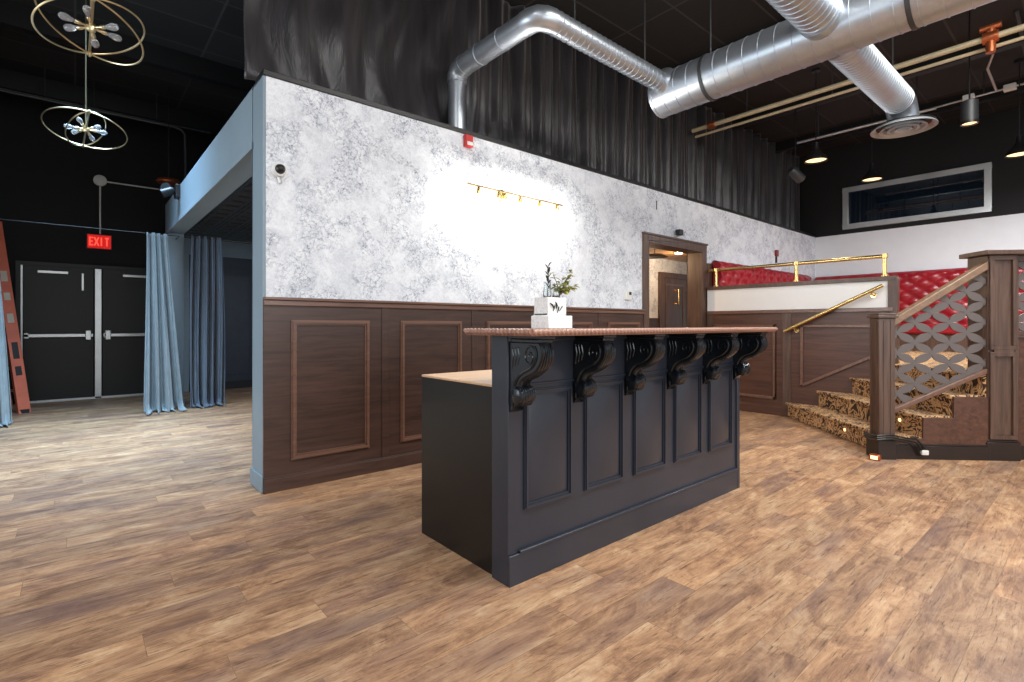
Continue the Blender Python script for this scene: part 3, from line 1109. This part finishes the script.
# cross branch
CY = 1.42
ribbed(MB(), (2.2, CY, MZ + .04), (4.32, CY, MZ + .04), .15, .07, 28).build('branch_pipe', M['galv'], dm)
MB().lathe([(.152, 0), (.152, .1), (.2, .22), (.21, .3)], (4.2, CY, MZ + .03), (1, 0, 0), 28).build('branch_collar', M['galv'], dm)
db = thing('diffuser_duct', (6.4, CY, 3.3), 'galvanised branch duct ending in a round ceiling diffuser over the stair', 'air duct')
ribbed(MB(), (4.62, CY, MZ + .0), (6.42, CY, MZ + .02), .135, .055, 28).build('branch_pipe', M['galv'], db)
MB().lathe([(.16, 0), (.15, .06), (.137, .1)], (4.6, CY, MZ), (1, 0, 0), 28).build('branch_collar', M['galv'], db)
el = [(6.4 + .2 * sin(a), CY, MZ + .02 - .2 + .2 * cos(a)) for a in [i * pi / 2 / 8 for i in range(9)]]
MB().tube([(6.38, CY, MZ + .02)] + el + [(6.6, CY, 3.22)], .136, 28).build('elbow', M['galv'], db)
di = MB()
for r0, r1, z0 in ((.285, .235, .014), (.205, .165, .008), (.14, .105, .002), (.08, .04, -.004)):
    di.lathe([(r0, z0), (r0, z0 + .005), (r1, z0 + .05), (r1 - .008, z0 + .046), (r0 - .022, z0 + .004), (r0, z0)], (6.6, CY, 3.19), n=36, cap=False)
di.lathe([(.135, .048), (.135, .07)], (6.6, CY, 3.2), n=28)
di.build('diffuser', M['greymetal'], db)
MB().lathe([(.27, .05), (.27, .055)], (6.6, CY, 3.19), n=36).build('diffuser_shade_disc', M['blackmetal'], db)  # black disc added so the gaps between the rings look shaded
MB().tube([(6.2, CY, MZ + .15), (6.2, CY, H)], .007, 6).build('hanger', M['darksteel'], db)
# small duct
sd = thing('small_duct', (2.667, 2.8, 2.9), 'narrow galvanised spiral duct bending from the drape to the main duct', 'air duct')
SZ = 3.49
SR = .088
ribbed(MB(), (2.78, 2.80, SZ), (4.30, 2.80, SZ - .02), SR, .065, 24).build('duct_pipe', M['galv'], sd)
MB().lathe([(SR + .004, 0), (SR + .008, .05), (SR + .06, .1)], (4.2, 2.8, SZ - .02), (1, 0, 0), 24).build('collar', M['galv'], sd)
MB().tube([(2.80, 2.80, SZ), (2.74, 2.81, SZ), (2.69, 2.84, SZ), (2.667, 2.90, SZ), (2.667, 2.96, SZ)], SR + .004, 24).build('elbow', M['galv'], sd)
ribbed(MB(), (2.667, 2.94, SZ), (2.667, 3.80, SZ), SR, .3, 24).build('duct_pipe', M['galv'], sd)
MB().tube([(2.667, 3.78, SZ), (2.667, 3.86, SZ - .015), (2.667, 3.90, SZ - .06), (2.667, 3.905, SZ - .12)], SR + .004, 24).build('elbow', M['galv'], sd)
MB().tube([(2.667, 3.905, SZ - .1), (2.667, 3.905, 2.9)], SR * .9, 24).build('drop_pipe', M['galv'], sd)
for x in (3.05, 4.0):
    MB().tube([(x, 2.80, SZ + SR), (x, 2.80, H)], .007, 6).build('hanger', M['darksteel'], sd)

# sprinkler mains, conduits
def pipe(name, pts, r, mat, label, cat='pipe', hang=()):
    t = thing(name, pts[0], label, cat)
    MB().tube(pts, r, 10).build('pipe_run', mat, t)
    for p in hang:
        MB().tube([p, (p[0], p[1], H)], .007, 6).build('hanger', M['darksteel'], t)
    return t
t = pipe('sprinkler_main', [(6.9, 4.0, 4.0), (6.9, -2, 4.0)], .03, M['pipe'], 'cream sprinkler main running beneath the ceiling behind the wide duct', hang=((6.9, 3.2, 4), (6.9, .4, 4)))
MB().lathe([(.05, -.05), (.055, 0), (.05, .05)], (6.9, 3.7, 4.0), (0, 1, 0), 12).build('coupling', M['copper'], t)
MB().lathe([(.055, -.06), (.06, 0), (.055, .06)], (6.9, .78, 4.0), (0, 1, 0), 12).tube([(6.9, .78, 4.08), (6.9, .78, 3.85)], .04, 10).tube([(6.9, .70, 4.10), (6.9, .86, 4.10)], .03, 8).build('valve', M['copper'], t)
t = pipe('conduit_run', [(6.98, 4.0, 3.93), (6.98, -2, 3.93)], .018, M['pipe'], 'thin cream conduit running just below the sprinkler main', 'conduit', hang=((6.98, 2.2, 3.93),))
t = pipe('track_rail', [(8.6, 3.2, 4.0), (8.6, 1.5, 4.0)], .018, M['steel'], 'pale straight rail under the ceiling behind the round diffuser', 'rail', hang=((8.6, 2.9, 4), (8.6, 1.7, 4)))
t = pipe('conduit_run', [(9.2, 2.0, 4.2), (9.1, 0.3, 4.2)], .012, M['steel'], 'thin pale conduit with small clamps near the corner of the stage ceiling', 'conduit', hang=((9.15, 1.1, 4.2),))
for y in (1.25, .85):
    MB().box(9.09, 9.17, y - .06, y + .06, 4.16, 4.24).build('clamp', M['plastic'], t, bevel=.008)
pipe('flexible_conduit', [(8.6, .95, 4.49), (8.75, 1.02, 4.38), (8.95, 1.0, 4.30), (9.13, .98, 4.21)], .014, M['steel'], 'curved flexible conduit dropping to the clamped conduit above the stage', 'conduit')
pipe('brace_rod', [(7.6, .66, 4.49), (8.3, .65, 4.32), (9.05, .64, 4.25)], .02, M['darksteel'], 'dark slanting brace rod above the stage', 'rod')
t = pipe('rear_pipe', [(-1.0, 9.0, 4.08), (1.1, 9.0, 4.08), (1.20, 9.0, 4.06), (1.25, 9.0, 4.0), (1.26, 9.0, 3.3)], .018, M['darksteel'], 'dark pipe crossing the rear ceiling and turning down above the slate blue header', hang=((.9, 9.0, 4.08), (-.3, 9, 4.08)))
pipe('rear_pipe', [(-1.0, 9.12, 4.14), (1.6, 9.12, 4.14)], .014, M['darksteel'], 'thinner straight pipe crossing the rear ceiling above the round chandelier', hang=((.2, 9.12, 4.14),))

for k, (x, y) in enumerate(((4.2, 1.95), (6.0, 1.9), (6.3, 2.2))):
    o = MB().lathe([(.065, 0), (.065, -.02), (.05, -.035), (.001, -.038)], (x, y, H), n=18).build('smoke_detector', M['plastic'], origin=(x, y, H))
    tag(o, ('round white detector on the black ceiling beside the duct hanger', 'pale round detector on the ceiling below the wide duct, nearer one', 'pale round detector on the ceiling below the wide duct, farther one')[k], 'smoke detector', 'ceiling detectors')

# pendant cone lamps over the stage
def pendant(x, y, z, label):
    t = thing('pendant_lamp', (x, y, z), label, 'pendant lamp', 'black pendant lamps over the stage')
    MB().tube([(x, y, z + .2), (x, y, H)], .006, 6).lathe([(.05, H - z - .03), (.05, H - z)], (x, y, z), n=14).build('cord', M['blackmetal'], t)
    MB().lathe([(.03, .24), (.035, .16), (.06, .11), (.12, .05), (.135, 0), (.128, 0), (.11, .045), (.05, .1), (.001, .11)], (x, y, z), n=24).build('lamp_shade', M['blackmetal'], t)
    MB().lathe([(.001, .028), (.122, .026), (.122, .016), (.001, .008)], (x, y, z), n=24).build('lamp_face', M['lampwarm'], t)
    return t
p0 = pendant(7.39, 2.52, 3.3, 'black pendant lamp with warm glowing face hanging nearest the black drape')
dup(p0, (8.99, 2.31, 3.3), 'black pendant lamp with warm glowing face hanging before the corner of the high window')
dup(p0, (9.08, .76, 3.3), 'black pendant lamp with warm glowing face partly outside the frame, past the high window')
for (x_, y_) in ((7.39, 2.52), (8.99, 2.31), (9.08, .76), (7.28, .99)):
    spot('pendant_beam', (x_, y_, 3.28), (x_, y_, 0), 45, (1, .86, .66), 110, .7, .08)
t = thing('can_light', (7.28, .99, 3.3), 'black cylinder lamp with white glowing face under the clamped conduit', 'ceiling lamp')
MB().lathe([(.075, .02), (.075, .24), (.06, .25), (.05, .25)], (7.28, .99, 3.3), n=24).build('can_body', M['darksteel'], t)
MB().lathe([(.078, 0), (.078, .03), (.066, .03), (.066, 0), (.078, 0)], (7.28, .99, 3.3), n=24, cap=False).build('trim_ring', M['blackmetal'], t)
MB().lathe([(.064, .012), (.064, .022)], (7.28, .99, 3.3), n=24).build('lamp_face', M['lampwarm'], t)
MB().tube([(7.28, .99, 3.5), (7.28, .99, H)], .008, 6).build('stem', M['blackmetal'], t)
t = thing('stage_spotlight', (7.1, .45, 3.6), 'stage spotlight with a blue lens cut by the picture edge near the ceiling', 'spotlight')
MB().lathe([(.10, 0), (.10, .2), (.07, .26)], (8.62, .42, 3.93), (-.5, .3, .8), n=20).tube([(8.56, .46, 4.05), (8.5, .46, H)], .012, 6).build('lamp_housing', M['blackmetal'], t)
MB().lathe([(.092, -.004), (.092, .004)], (8.62, .42, 3.93), (-.5, .3, .8), n=20).build('lens', M['bluelens'], t)
t = thing('track_spotlight', (8.0, 3.0, 3.3), 'black tilted spotlight hanging before the drape at the stage corner', 'spotlight')
MB().lathe([(.07, 0), (.075, .2), (.05, .24)], (8.08, 2.95, 3.28), (-.75, .3, .5), n=18).build('lamp_housing', M['darksteel'], t)
MB().tube([(8.0, 3.0, 3.36), (8.0, 3.0, H)], .01, 6).build('stem', M['blackmetal'], t)

# spotlight cluster and wooden lamp on the header
t = thing('header_spotlight', (X0, 7.2, 2.75), 'black twin spotlight clamped on the slate blue header', 'spotlight')
MB().box(X0 - .05, X0, 7.35, 7.5, 2.70, 2.86).build('bracket', M['blackmetal'], t, bevel=.006)
for dy, ax in ((0, (-.8, .1, -.4)), (.16, (-.5, -.6, .2))):
    MB().lathe([(.03, 0), (.05, .03), (.055, .14), (.045, .14)], (X0 - .06, 7.38 + dy, 2.79), ax, n=16).build('lamp_housing', M['blackmetal'], t)
    q = Vector((X0 - .06, 7.38 + dy, 2.79)) + Vector(ax).normalized() * .135
    MB().lathe([(.04, 0), (.04, .004)], q, ax, n=16).build('lamp_face', M['plastic'], t)
t = thing('header_lamp', (X0 + .1, 8.3, 3.0), 'round warm wooden lamp hanging just above the slate blue header', 'lamp')
MB().lathe([(.001, -.03), (.13, -.03), (.15, -.01), (.13, .02), (.03, .03)], (1.0, 8.6, 3.17), n=24).build('lamp_shade', M['copper'], t)
MB().tube([(1.0, 8.6, 3.19), (1.0, 8.6, H)], .008, 6).build('stem', M['blackmetal'], t)

# chandeliers
def chandelier(x, y, z, D, az, el, tilts, label, spin=0):
    t = thing('chandelier', (x, y, z), label, 'chandelier', 'brass ring chandeliers')
    R = D / 2
    c = Vector((x, y, z))
    a_ = Vector((sin(az) * cos(el), cos(az) * cos(el), sin(el)))
    u_ = a_.cross(Vector((0, 0, 1))).normalized()
    w_ = u_.cross(a_)
    MB().tube([(x, y, z), (x, y, H)], .0065, 8).lathe([(.06, H - z - .03), (.07, H - z)], (x, y, z), n=18).build('stem', M['palebrass'], t)
    ax = MB().tube([c - a_ * (R + .03), c + a_ * (R + .03)], .008, 8)
    for s_ in (-1, 1):
        ax.lathe([(.014, -.016), (.017, 0), (.014, .016)], c + a_ * (R * s_), a_, 12)
    ax.build('axle', M['palebrass'], t)
    for a, q_ in tilts:
        e_ = (u_ * cos(a) + w_ * sin(a)) * q_
        MB().tube([c + (e_ * cos(2 * pi * i / 96) + a_ * sin(2 * pi * i / 96)) * R for i in range(96)], .006, 8, closed=True).build('ring', M['palebrass'], t)
    MB().lathe([(.001, -.03), (.022, -.024), (.03, 0), (.022, .024), (.001, .03)], c, n=18).build('hub', M['palebrass'], t)
    K = .68
    for i in range(6):
        a = spin + i * pi / 3
        d = (u_ * cos(a) + a_ * sin(a) + w_ * .1 * (-1) ** i).normalized()
        sk = MB().lathe([(r * K, h * K) for r, h in ((.012, .03), (.014, .08), (.02, .09), (.02, .125), (.016, .13))], c, d, 14).build('socket', M['palebrass'], t)
        MB().lathe([(r * K, h * K) for r, h in ((.013, .125), (.018, .145), (.032, .19), (.034, .215), (.026, .24), (.01, .252), (.001, .254))], c, d, 16).build('bulb', M['bulb'], sk)
    return t
gb = NT('clear_bulb_glass')
gb.base(s2l((225, 228, 232)))
gb.b.inputs['Roughness'].default_value = .08
gb.b.inputs['Transmission Weight'].default_value = .75
gb.b.inputs['IOR'].default_value = 1.3
M['bulb'] = gb.m
chandelier(.08, 4.29, 3.077, .575, -.015, -.198, ((.231, 1), (-.346, 1)), 'brass ring chandelier with clear bulbs, nearer and higher of the two', .35)
chandelier(.083, 6.7, 3.117, .664, -.06, -.25, ((-.11, 1), (.35, .5)), 'brass ring chandelier with clear bulbs hanging below and beyond the larger one', .1)

# ------------------------------------------------------------------ stage
DZ = .73
SX = 6.8
deck = [(SX + .06, WY - .005), (SX + .06, 1.62), (6.0, .8 - .06), (7.3, -.56), (7.3, -3), (X1 - .003, -3), (X1 - .003, WY - .005)]
st = thing('stage_platform', (9, 1, 0), 'raised stage platform with walnut panelled front and white guard band', 'stage')
MB().prism(deck, lambda a, b, t: Vector((a, b, t)), 0, DZ).build('deck', M['carpet'], st)
# front wall along the platform edge (facing -X)
MB().box(SX, SX + .06, 1.60, WY - .05, 0, 1.32).build('front_panel', M['woody'], st)
MB().box(SX - .008, SX, 1.60, WY - .05, 0, .11).build('base_board', M['woody'], st, bevel=.003)
for (y0, y1) in ((2.60, 2.70), (3.62, 3.72), (1.58, 1.66)):
    MB().box(SX - .012, SX, y0, y1, .1, 1.30).build('stile', M['woodz'], st, bevel=.003)
MB().box(SX - .018, SX + .07, 1.55, WY - .05, 1.30, 1.345).build('band_sill', M['woodtrim'], st, bevel=.005)
MB().box(SX + .005, SX + .055, 1.60, WY - .05, 1.345, 1.64).build('white_band', M['whitepanel'], st, label='smooth white infill panel')
MB().box(SX - .015, SX + .08, 1.52, WY - .05, 1.64, 1.69).build('cap_rail', M['woodz'], st, bevel=.004)
MB().box(SX - .012, SX + .07, 1.51, 1.60, 0, 1.665).build('end_post', M['woodz'], st, bevel=.004)
def frame_yz_poly(mb, pts, x, out, wd):
    """moulding strips along a closed polygon (y, z) on a face looking to -X"""
    n = len(pts)
    for i in range(n):
        a, b = Vector(pts[i]), Vector(pts[(i + 1) % n])
        d = (b - a).normalized()
        nn = Vector((-d.y, d.x)) * wd / 2
        a2, b2 = a - d * wd / 2, b + d * wd / 2
        mb.prism([tuple(a2 - nn), tuple(b2 - nn), tuple(b2 + nn), tuple(a2 + nn)], lambda p, q, t: Vector((t, p, q)), x - out, x)
    return mb
frame_yz_poly(MB(), [(2.80, .22), (3.60, .22), (3.60, 1.137), (2.80, 1.137)], SX, .022, .034).build('panel_moulding', M['woodtrim'], st, bevel=.006)
frame_yz_poly(MB(), [(1.74, .80), (2.475, .405), (2.475, 1.137), (1.74, 1.137)], SX, .022, .034).build('panel_moulding', M['woodtrim'], st, bevel=.006)
# brass guard rail
br = MB().tube([(SX + .03, 1.625, 1.915), (SX + .03, WY - .05, 1.915)], .022, 14)
br.lathe([(.001, 0), (.022, .004), (.026, .02), (.022, .04)], (SX + .03, 1.605, 1.915), (0, 1, 0), 14)
brs = br.build('brass_rail', M['brass'], st)
for y in (1.635, 2.55, 3.6):
    MB().lathe([(.04, 0), (.04, .012), (.022, .02), (.02, .2), (.03, .205), (.03, .25)], (SX + .03, y, 1.69), n=14).build('rail_post', M['brass'], brs)
# slanting brass handrail beside the stair
hr = MB().tube([(SX - .07, 2.66, 1.07), (SX - .07, 1.63, 1.585)], .02, 14)
hs = hr.build('stair_handrail', M['brass'], st)
for f in (.12, .9):
    q = Vector((SX - .07, 2.66, 1.07)).lerp(Vector((SX - .07, 1.63, 1.585)), f)
    MB().tube([q - Vector((0, 0, .015)), q - Vector((0, 0, .05)), (SX + .0, q.y, q.z - .05)], .009, 8).lathe([(.03, 0), (.03, .01)], (SX + .004, q.y, q.z - .05), (-1, 0, 0), 12).build('rail_bracket', M['brass'], hs)

# stair
stair = thing('carpeted_stair', (6.2, 1.7, 0), 'carpeted stair in tan and black pattern climbing to the stage', 'stair')
RS = [4.15, 4.50, 4.85, 5.20, 5.24]
RH = .182
WR = 6.625
def stepfn(a, b, t):
    return sw(a, b, t)
for i in range(4):
    s0, s1 = RS[i], RS[i + 1]
    e = 2 * (SX - .012)
    z1 = RH * (i + 1)
    mb = MB()
    mb.prism([(s0, WR), (s1 + .0, WR), (s1 + .0, e - s1), (s0, e - s0)], stepfn, 0 if i < 3 else .5, z1 - .022)
    so = s0 - .03
    mb.prism([(so, WR), (s1 + .0, WR), (s1 + .0, e - s1), (so, e - so)], stepfn, z1 - .034, z1)
    o = mb.build('step', M['carpet'], stair, bevel=.008)
    if i < 2:
        for fr in {0: (.38,), 1: (.16,)}.get(i, ()):
            c = sw(s0 - .001, WR + (e - s0 - WR) * (fr * .9 + .02), z1 - .085)
            m = MB()
            d = Vector((1, 1, 0)).normalized()
            nrm = Vector((-1, 1, 0)).normalized()
            m.lathe([(.016, 0), (.016, .006), (.001, .007)], c, nrm, 14)
            m.build('step_light', M['lampwarm'], o)
# closed stringer with stepped top, and its base board
pr = [(4.10, 0), (4.10, .15), (4.47, .15), (4.47, .335), (4.82, .335), (4.82, .52), (5.228, .52), (5.228, 0)]
pr2 = [(4.14, 0), (4.14, .172), (4.49, .172), (4.49, .354), (4.84, .354), (4.84, .536), (5.225, .536), (5.225, 0)]
MB().prism(pr2, lambda a, b, t: sw(a, t, b), 6.59, 6.624).build('stringer', M['woody'], stair, bevel=.003)
bb = MB()
swbox(bb, 4.14, 5.225, 6.565, 6.59, 0, .115)
swbox(bb, 4.14, 5.225, 6.575, 6.59, .115, .13)
bb.build('stringer_base', M['base'], stair, bevel=.003)

# newel post
nw = thing('newel_post', (5.33, 1.30, 0), 'walnut newel post at the foot of the carpeted stair', 'newel post')
m = MB(); swbox(m, 3.95, 4.138, 6.546, 6.735, .0, 1.21)
m.build('post_shaft', M['woodz'], nw, bevel=.006)
m = MB(); swbox(m, 3.93, 4.165, 6.526, 6.755, 1.21, 1.235); swbox(m, 3.945, 4.15, 6.54, 6.742, 1.235, 1.25)
m.build('post_cap', M['woodz'], nw, bevel=.004)
m = MB(); swbox(m, 3.925, 4.138, 6.52, 6.76, 0, .16); swbox(m, 3.935, 4.138, 6.53, 6.75, .16, .18)
m.build('post_base', M['base'], nw, bevel=.004)
m = MB()
for wv in (6.59, 6.68):
    swbox(m, 3.944, 3.95, wv, wv + .012, .2, 1.19)
swbox(m, 4.0, 4.012, 6.54, 6.546, .2, 1.19); swbox(m, 4.08, 4.092, 6.54, 6.546, .2, 1.19)
m.build('fluting', M['woodz'], nw)
# cable bundle at the newel foot and small brass uplight
cb = thing('cable_bundle', (5.33, 1.2, 0), 'black cable wrapped round the foot of the newel post with loose plug', 'cable')
m = MB()
def loop(w0, s0, s1, w1, z):
    pts = [sw(s0, w0, z), sw((s0 + s1) / 2, w0 - .01, z - .008), sw(s1, w0, z + .01)]
    return pts
for k in range(3):
    z = .17 + k * .018
    pts = [sw(3.90, 6.76, z), sw(3.895, 6.62, z - .01), sw(3.905, 6.50, z), sw(4.05, 6.49, z + .012), sw(4.25, 6.50 + k * .012, z - .02), sw(4.36, 6.515, z - .05 + k * .012), sw(4.42 + k * .03, 6.535, .03 + .03 * k)]
    m.tube(pts, .008, 6)
m.build('cord', M['blackmetal'], cb)
m = MB(); swbox(m, 4.42, 4.5, 6.51, 6.55, .045, .085)
m.build('plug', M['plastic'], cb, bevel=.006)
ul = thing('foot_light', (5.2, 1.33, 0), 'small warm brass light on the floor at the newel post foot', 'lamp')
c0 = Vector((5.17, 1.33, 0.0))
MB().box(5.155, 5.215, 1.27, 1.35, 0, .05).build('lamp_housing', M['copper'], ul, bevel=.008)
MB().box(5.150, 5.155, 1.285, 1.335, .012, .04).build('lamp_face', M['lampwarm'], ul)

# balustrade between newel and pillar: wooden handrail, lower rail, petal lattice
S0, S1 = 4.14, 5.226
bal = thing('stair_balustrade', tuple(sw(4.7, 6.64, .36)), 'balustrade with oak handrail and grey petal lattice beside the stair', 'balustrade')
def zhand(s):
    return 1.165 + (s - 4.14) * (1.655 - 1.165) / (5.226 - 4.14)
def zlow(s):
    return .40 + (s - 4.14) * (.755 - .40) / (5.226 - 4.14)
def slant(zf, w0, w1, dz0, dz1, sa=S0, sb=S1):
    return MB().prism([(sa, zf(sa) + dz0), (sb, zf(sb) + dz0), (sb, zf(sb) + dz1), (sa, zf(sa) + dz1)], lambda a, b, t: sw(a, t, b), w0, w1)
slant(zhand, 6.585, 6.695, -.035, .04).build('handrail', M['woodrail'], bal, bevel=.01)
slant(zlow, 6.60, 6.68, -.022, .022).build('lower_rail', M['woodtrim'], bal, bevel=.006)


def clip(poly, inside, inter):
    out = []
    for i in range(len(poly)):
        a, b = poly[i], poly[(i + 1) % len(poly)]
        ia, ib = inside(a), inside(b)
        if ia:
            out.append(a)
        if ia != ib:
            out.append(inter(a, b))
    return out


def lattice(s_lo, s_hi, flo, fhi, w0, w1, name, parent):
    """four-petal lattice; du, dz: half periods in metres along the panel and up it"""
    du, dz = .14 * sqrt(2), .0885
    ou, oz = 4.418, 1.172
    half = []
    for i in range(11):
        t = pi / 2 + i / 10 * pi / 2
        half.append((1 + cos(t) , sin(t)))
    a1 = [(1 + cos(pi / 2 + i / 10 * pi / 2), sin(pi / 2 + i / 10 * pi / 2)) for i in range(11)]
    a2 = [(cos(-pi / 2 + i / 10 * pi / 2), 1 + sin(-pi / 2 + i / 10 * pi / 2)) for i in range(11)]
    lens = []
    for (a, b) in a1 + a2[1:-1]:
        m_, d_ = (a + b) / 2, (a - b) / 2 * 1.12
        lens.append((m_ + d_, m_ - d_))
    mb = MB()
    lines = [(lambda p: p[1] - flo(p[0])), (lambda p: fhi(p[0]) - p[1]), (lambda p: p[0] - s_lo), (lambda p: s_hi - p[0])]
    for i in range(-14, 26):
        for j in range(-14, 14):
            if (i + j) % 2:
                continue
            for flip in (0, 1):
                pts = []
                for (a, b) in lens:
                    if flip:
                        a = 1 - a
                        b = b
                        u, v = i + (a - 1), j + b
                    else:
                        u, v = i + a, j + b
                    # shrink slightly to a node gap
                    pts.append((ou + u * du, oz + v * dz))
                poly = pts
                for f in lines:
                    if not poly:
                        break
                    def inter(p, q, f=f):
                        fp, fq = f(p), f(q)
                        t = fp / (fp - fq)
                        return (p[0] + (q[0] - p[0]) * t, p[1] + (q[1] - p[1]) * t)
                    poly = clip(poly, lambda p: f(p) >= 0, inter)
                if len(poly) > 2:
                    mb.prism(poly, lambda a, b, t: sw(a, t, b), w0, w1)
            # small boss at the node
            c = (ou + i * du, oz + j * dz)
            if all(f(c) > .01 for f in lines):
                bp = [(c[0] + .03 * cos(k * pi / 4), c[1] + .021 * sin(k * pi / 4)) for k in range(8)]
                mb.prism(bp, lambda a, b, t: sw(a, t, b), w0 - .002, w1 + .002)
    return mb.build(name, M['lattice'], parent)
lattice(S0, S1, zlow, zhand, 6.632, 6.652, 'petal_lattice', bal)

# pillar
pl = thing('square_pillar', tuple(sw(5.38, 6.75, 0)), 'square walnut pillar with recessed panels ending the stair balustrade', 'pillar')
m = MB(); swbox(m, 5.228, 5.545, 6.60, 6.91, 0, 1.745)
m.build('shaft', M['woodz'], pl, bevel=.006)
m = MB()
swbox(m, 5.17, 7.4, 6.53, 6.97, 1.745, 1.785)
m.build('cap', M['woodz'], pl, bevel=.006)
m = MB(); swbox(m, 5.20, 5.575, 6.57, 6.94, 0, .155); swbox(m, 5.212, 5.56, 6.582, 6.93, .155, .172)
m.build('plinth', M['base'], pl, bevel=.004)
m = MB()
def swframe(mb, s0, s1, z0, z1, w, out, wd):
    for (a, b, c_, d_) in ((s0, s1, z0, z0 + wd), (s0, s1, z1 - wd, z1), (s0, s0 + wd * 1.41, z0 + wd, z1 - wd), (s1 - wd * 1.41, s1, z0 + wd, z1 - wd)):
        swbox(mb, a, b, w - out, w, c_, d_)
swframe(m, 5.235, 5.54, .18, .92, 6.60, .03, .035)
swframe(m, 5.235, 5.54, .94, 1.74, 6.60, .03, .035)
swbox(m, 5.28, 5.50, 6.572, 6.60, .905, .945)
m.build('panel_frame', M['woodz'], pl, bevel=.003)
# guard panel running on from the pillar
gp = thing('guard_panel', tuple(sw(6.4, 6.7, 0)), 'walnut guard panel with lattice opening beside the square pillar', 'guard')
m = MB(); swbox(m, 5.545, 7.4, 6.66, 6.72, 0, 1.04)
m.build('lower_panel', M['woody'], gp)
m = MB(); swbox(m, 5.545, 7.4, 6.63, 6.74, 1.04, 1.06); swbox(m, 5.545, 7.4, 6.64, 6.73, 1.06, 1.10); swbox(m, 5.545, 7.4, 6.64, 6.73, 1.69, 1.745)
m.build('rail', M['woodz'], gp, bevel=.004)
m = MB(); swbox(m, 5.545, 5.61, 6.64, 6.73, .1, 1.745)
m.build('stile', M['woodz'], gp, bevel=.004)
m = MB(); swbox(m, 5.575, 7.4, 6.64, 6.66, 0, .12)
m.build('base_board', M['base'], gp, bevel=.003)
lattice(5.61, 7.3, lambda s: 1.10, lambda s: 1.69, 6.672, 6.692, 'petal_lattice', gp)

# ------------------------------------------------------------------ banquettes
def tuft(a, b):
    """quilted depth of diamond buttoning; a across, b up, in cell units"""
    p, q = pi * (a + b), pi * (a - b)
    return (abs(sin(p)) * abs(sin(q))) ** .45


def banquette(along, a0, a1, wallpos, label):
    """along 'x': stands before the wall y=wallpos; along 'y': stands before the wall x=wallpos"""
    def W(a, d, z):
        return Vector((a, wallpos - d, z)) if along == 'x' else Vector((wallpos - d, a, z))
    mid = W((a0 + a1) / 2, .3, DZ)
    t = thing('banquette', tuple(mid), label, 'banquette', 'red tufted banquettes on the stage')
    def bx(d0, d1, z0, z1, aa=a0, ab=a1):
        m = MB()
        vs = [W(aa, d0, z0), W(ab, d0, z0), W(ab, d1, z0), W(aa, d1, z0), W(aa, d0, z1), W(ab, d0, z1), W(ab, d1, z1), W(aa, d1, z1)]
        return m.add(vs, [(0, 3, 2, 1), (4, 5, 6, 7), (0, 1, 5, 4), (1, 2, 6, 5), (2, 3, 7, 6), (3, 0, 4, 7)])
    bx(.05, .58, DZ, 1.0).build('seat_base', M['woodz'], t, bevel=.004)
    bx(.10, .62, 1.0, 1.17).build('seat_cushion', M['red'], t, bevel=.035)
    bx(0, .05, DZ, 2.03).build('back_board', M['woodz'], t, bevel=.004)
    z0, z1 = 1.15, 2.06
    Ln = a1 - a0
    cw, ch = .26, .2
    nu, nv = int(Ln / .03), 34
    def fn(u, v):
        a = a0 + Ln * u
        z = z0 + (z1 - z0) * v
        d = .13 + .045 * tuft((a - a0) / cw, (z - z0) / ch)
        d -= .06 * max(0, (v - .93) / .07) ** 2
        return W(a, d, z)
    m = MB().grid(nu, nv, fn)
    # close the cushion: top roll, ends
    def top_(u, v):
        p = fn(u, 1)
        a = a0 + Ln * u
        d1 = (wallpos - p.y) if along == 'x' else (wallpos - p.x)
        return W(a, d1 + (.03 - d1) * v, z1 + .02 * sin(pi * v))
    m.grid(nu, 4, top_)
    for u in (0, 1):
        m.grid(4, nv, lambda a, v, u=u: W(a0 + Ln * u, .03 + (((wallpos - fn(u, v).y) if along == 'x' else (wallpos - fn(u, v).x)) - .03) * a, z0 + (z1 - z0) * v))
    m.build('tufted_back', M['red'], t)
    return t
banquette('x', 6.97, 10.35, WY - .001, 'red tufted banquette along the wallpapered wall behind the white guard band')
banquette('y', -2.6, WY - .03, X1 - .001, 'red tufted banquette along the white wall below the high window')
structure(box(6.84, 6.97, WY - .03, WY, DZ, 2.03).build('trim_30', M['woodz']))

# high window in the stage wall
wn = structure(box(X1 - .01, X1 - .002, 1.3, 3.22, 3.0, 3.66).build('window_1', M['winglass'], origin=(X1, 2.26, 2.94)))
f = MB()
for (y0, y1, z0, z1) in ((1.23, 3.29, 2.94, 3.03), (1.23, 3.29, 3.63, 3.72), (1.23, 1.32, 3.03, 3.63), (3.2, 3.29, 3.03, 3.63)):
    f.box(X1 - .05, X1 + .0, y0, y1, z0, z1)
f.build('window_frame', M['steel'], wn, bevel=.004)
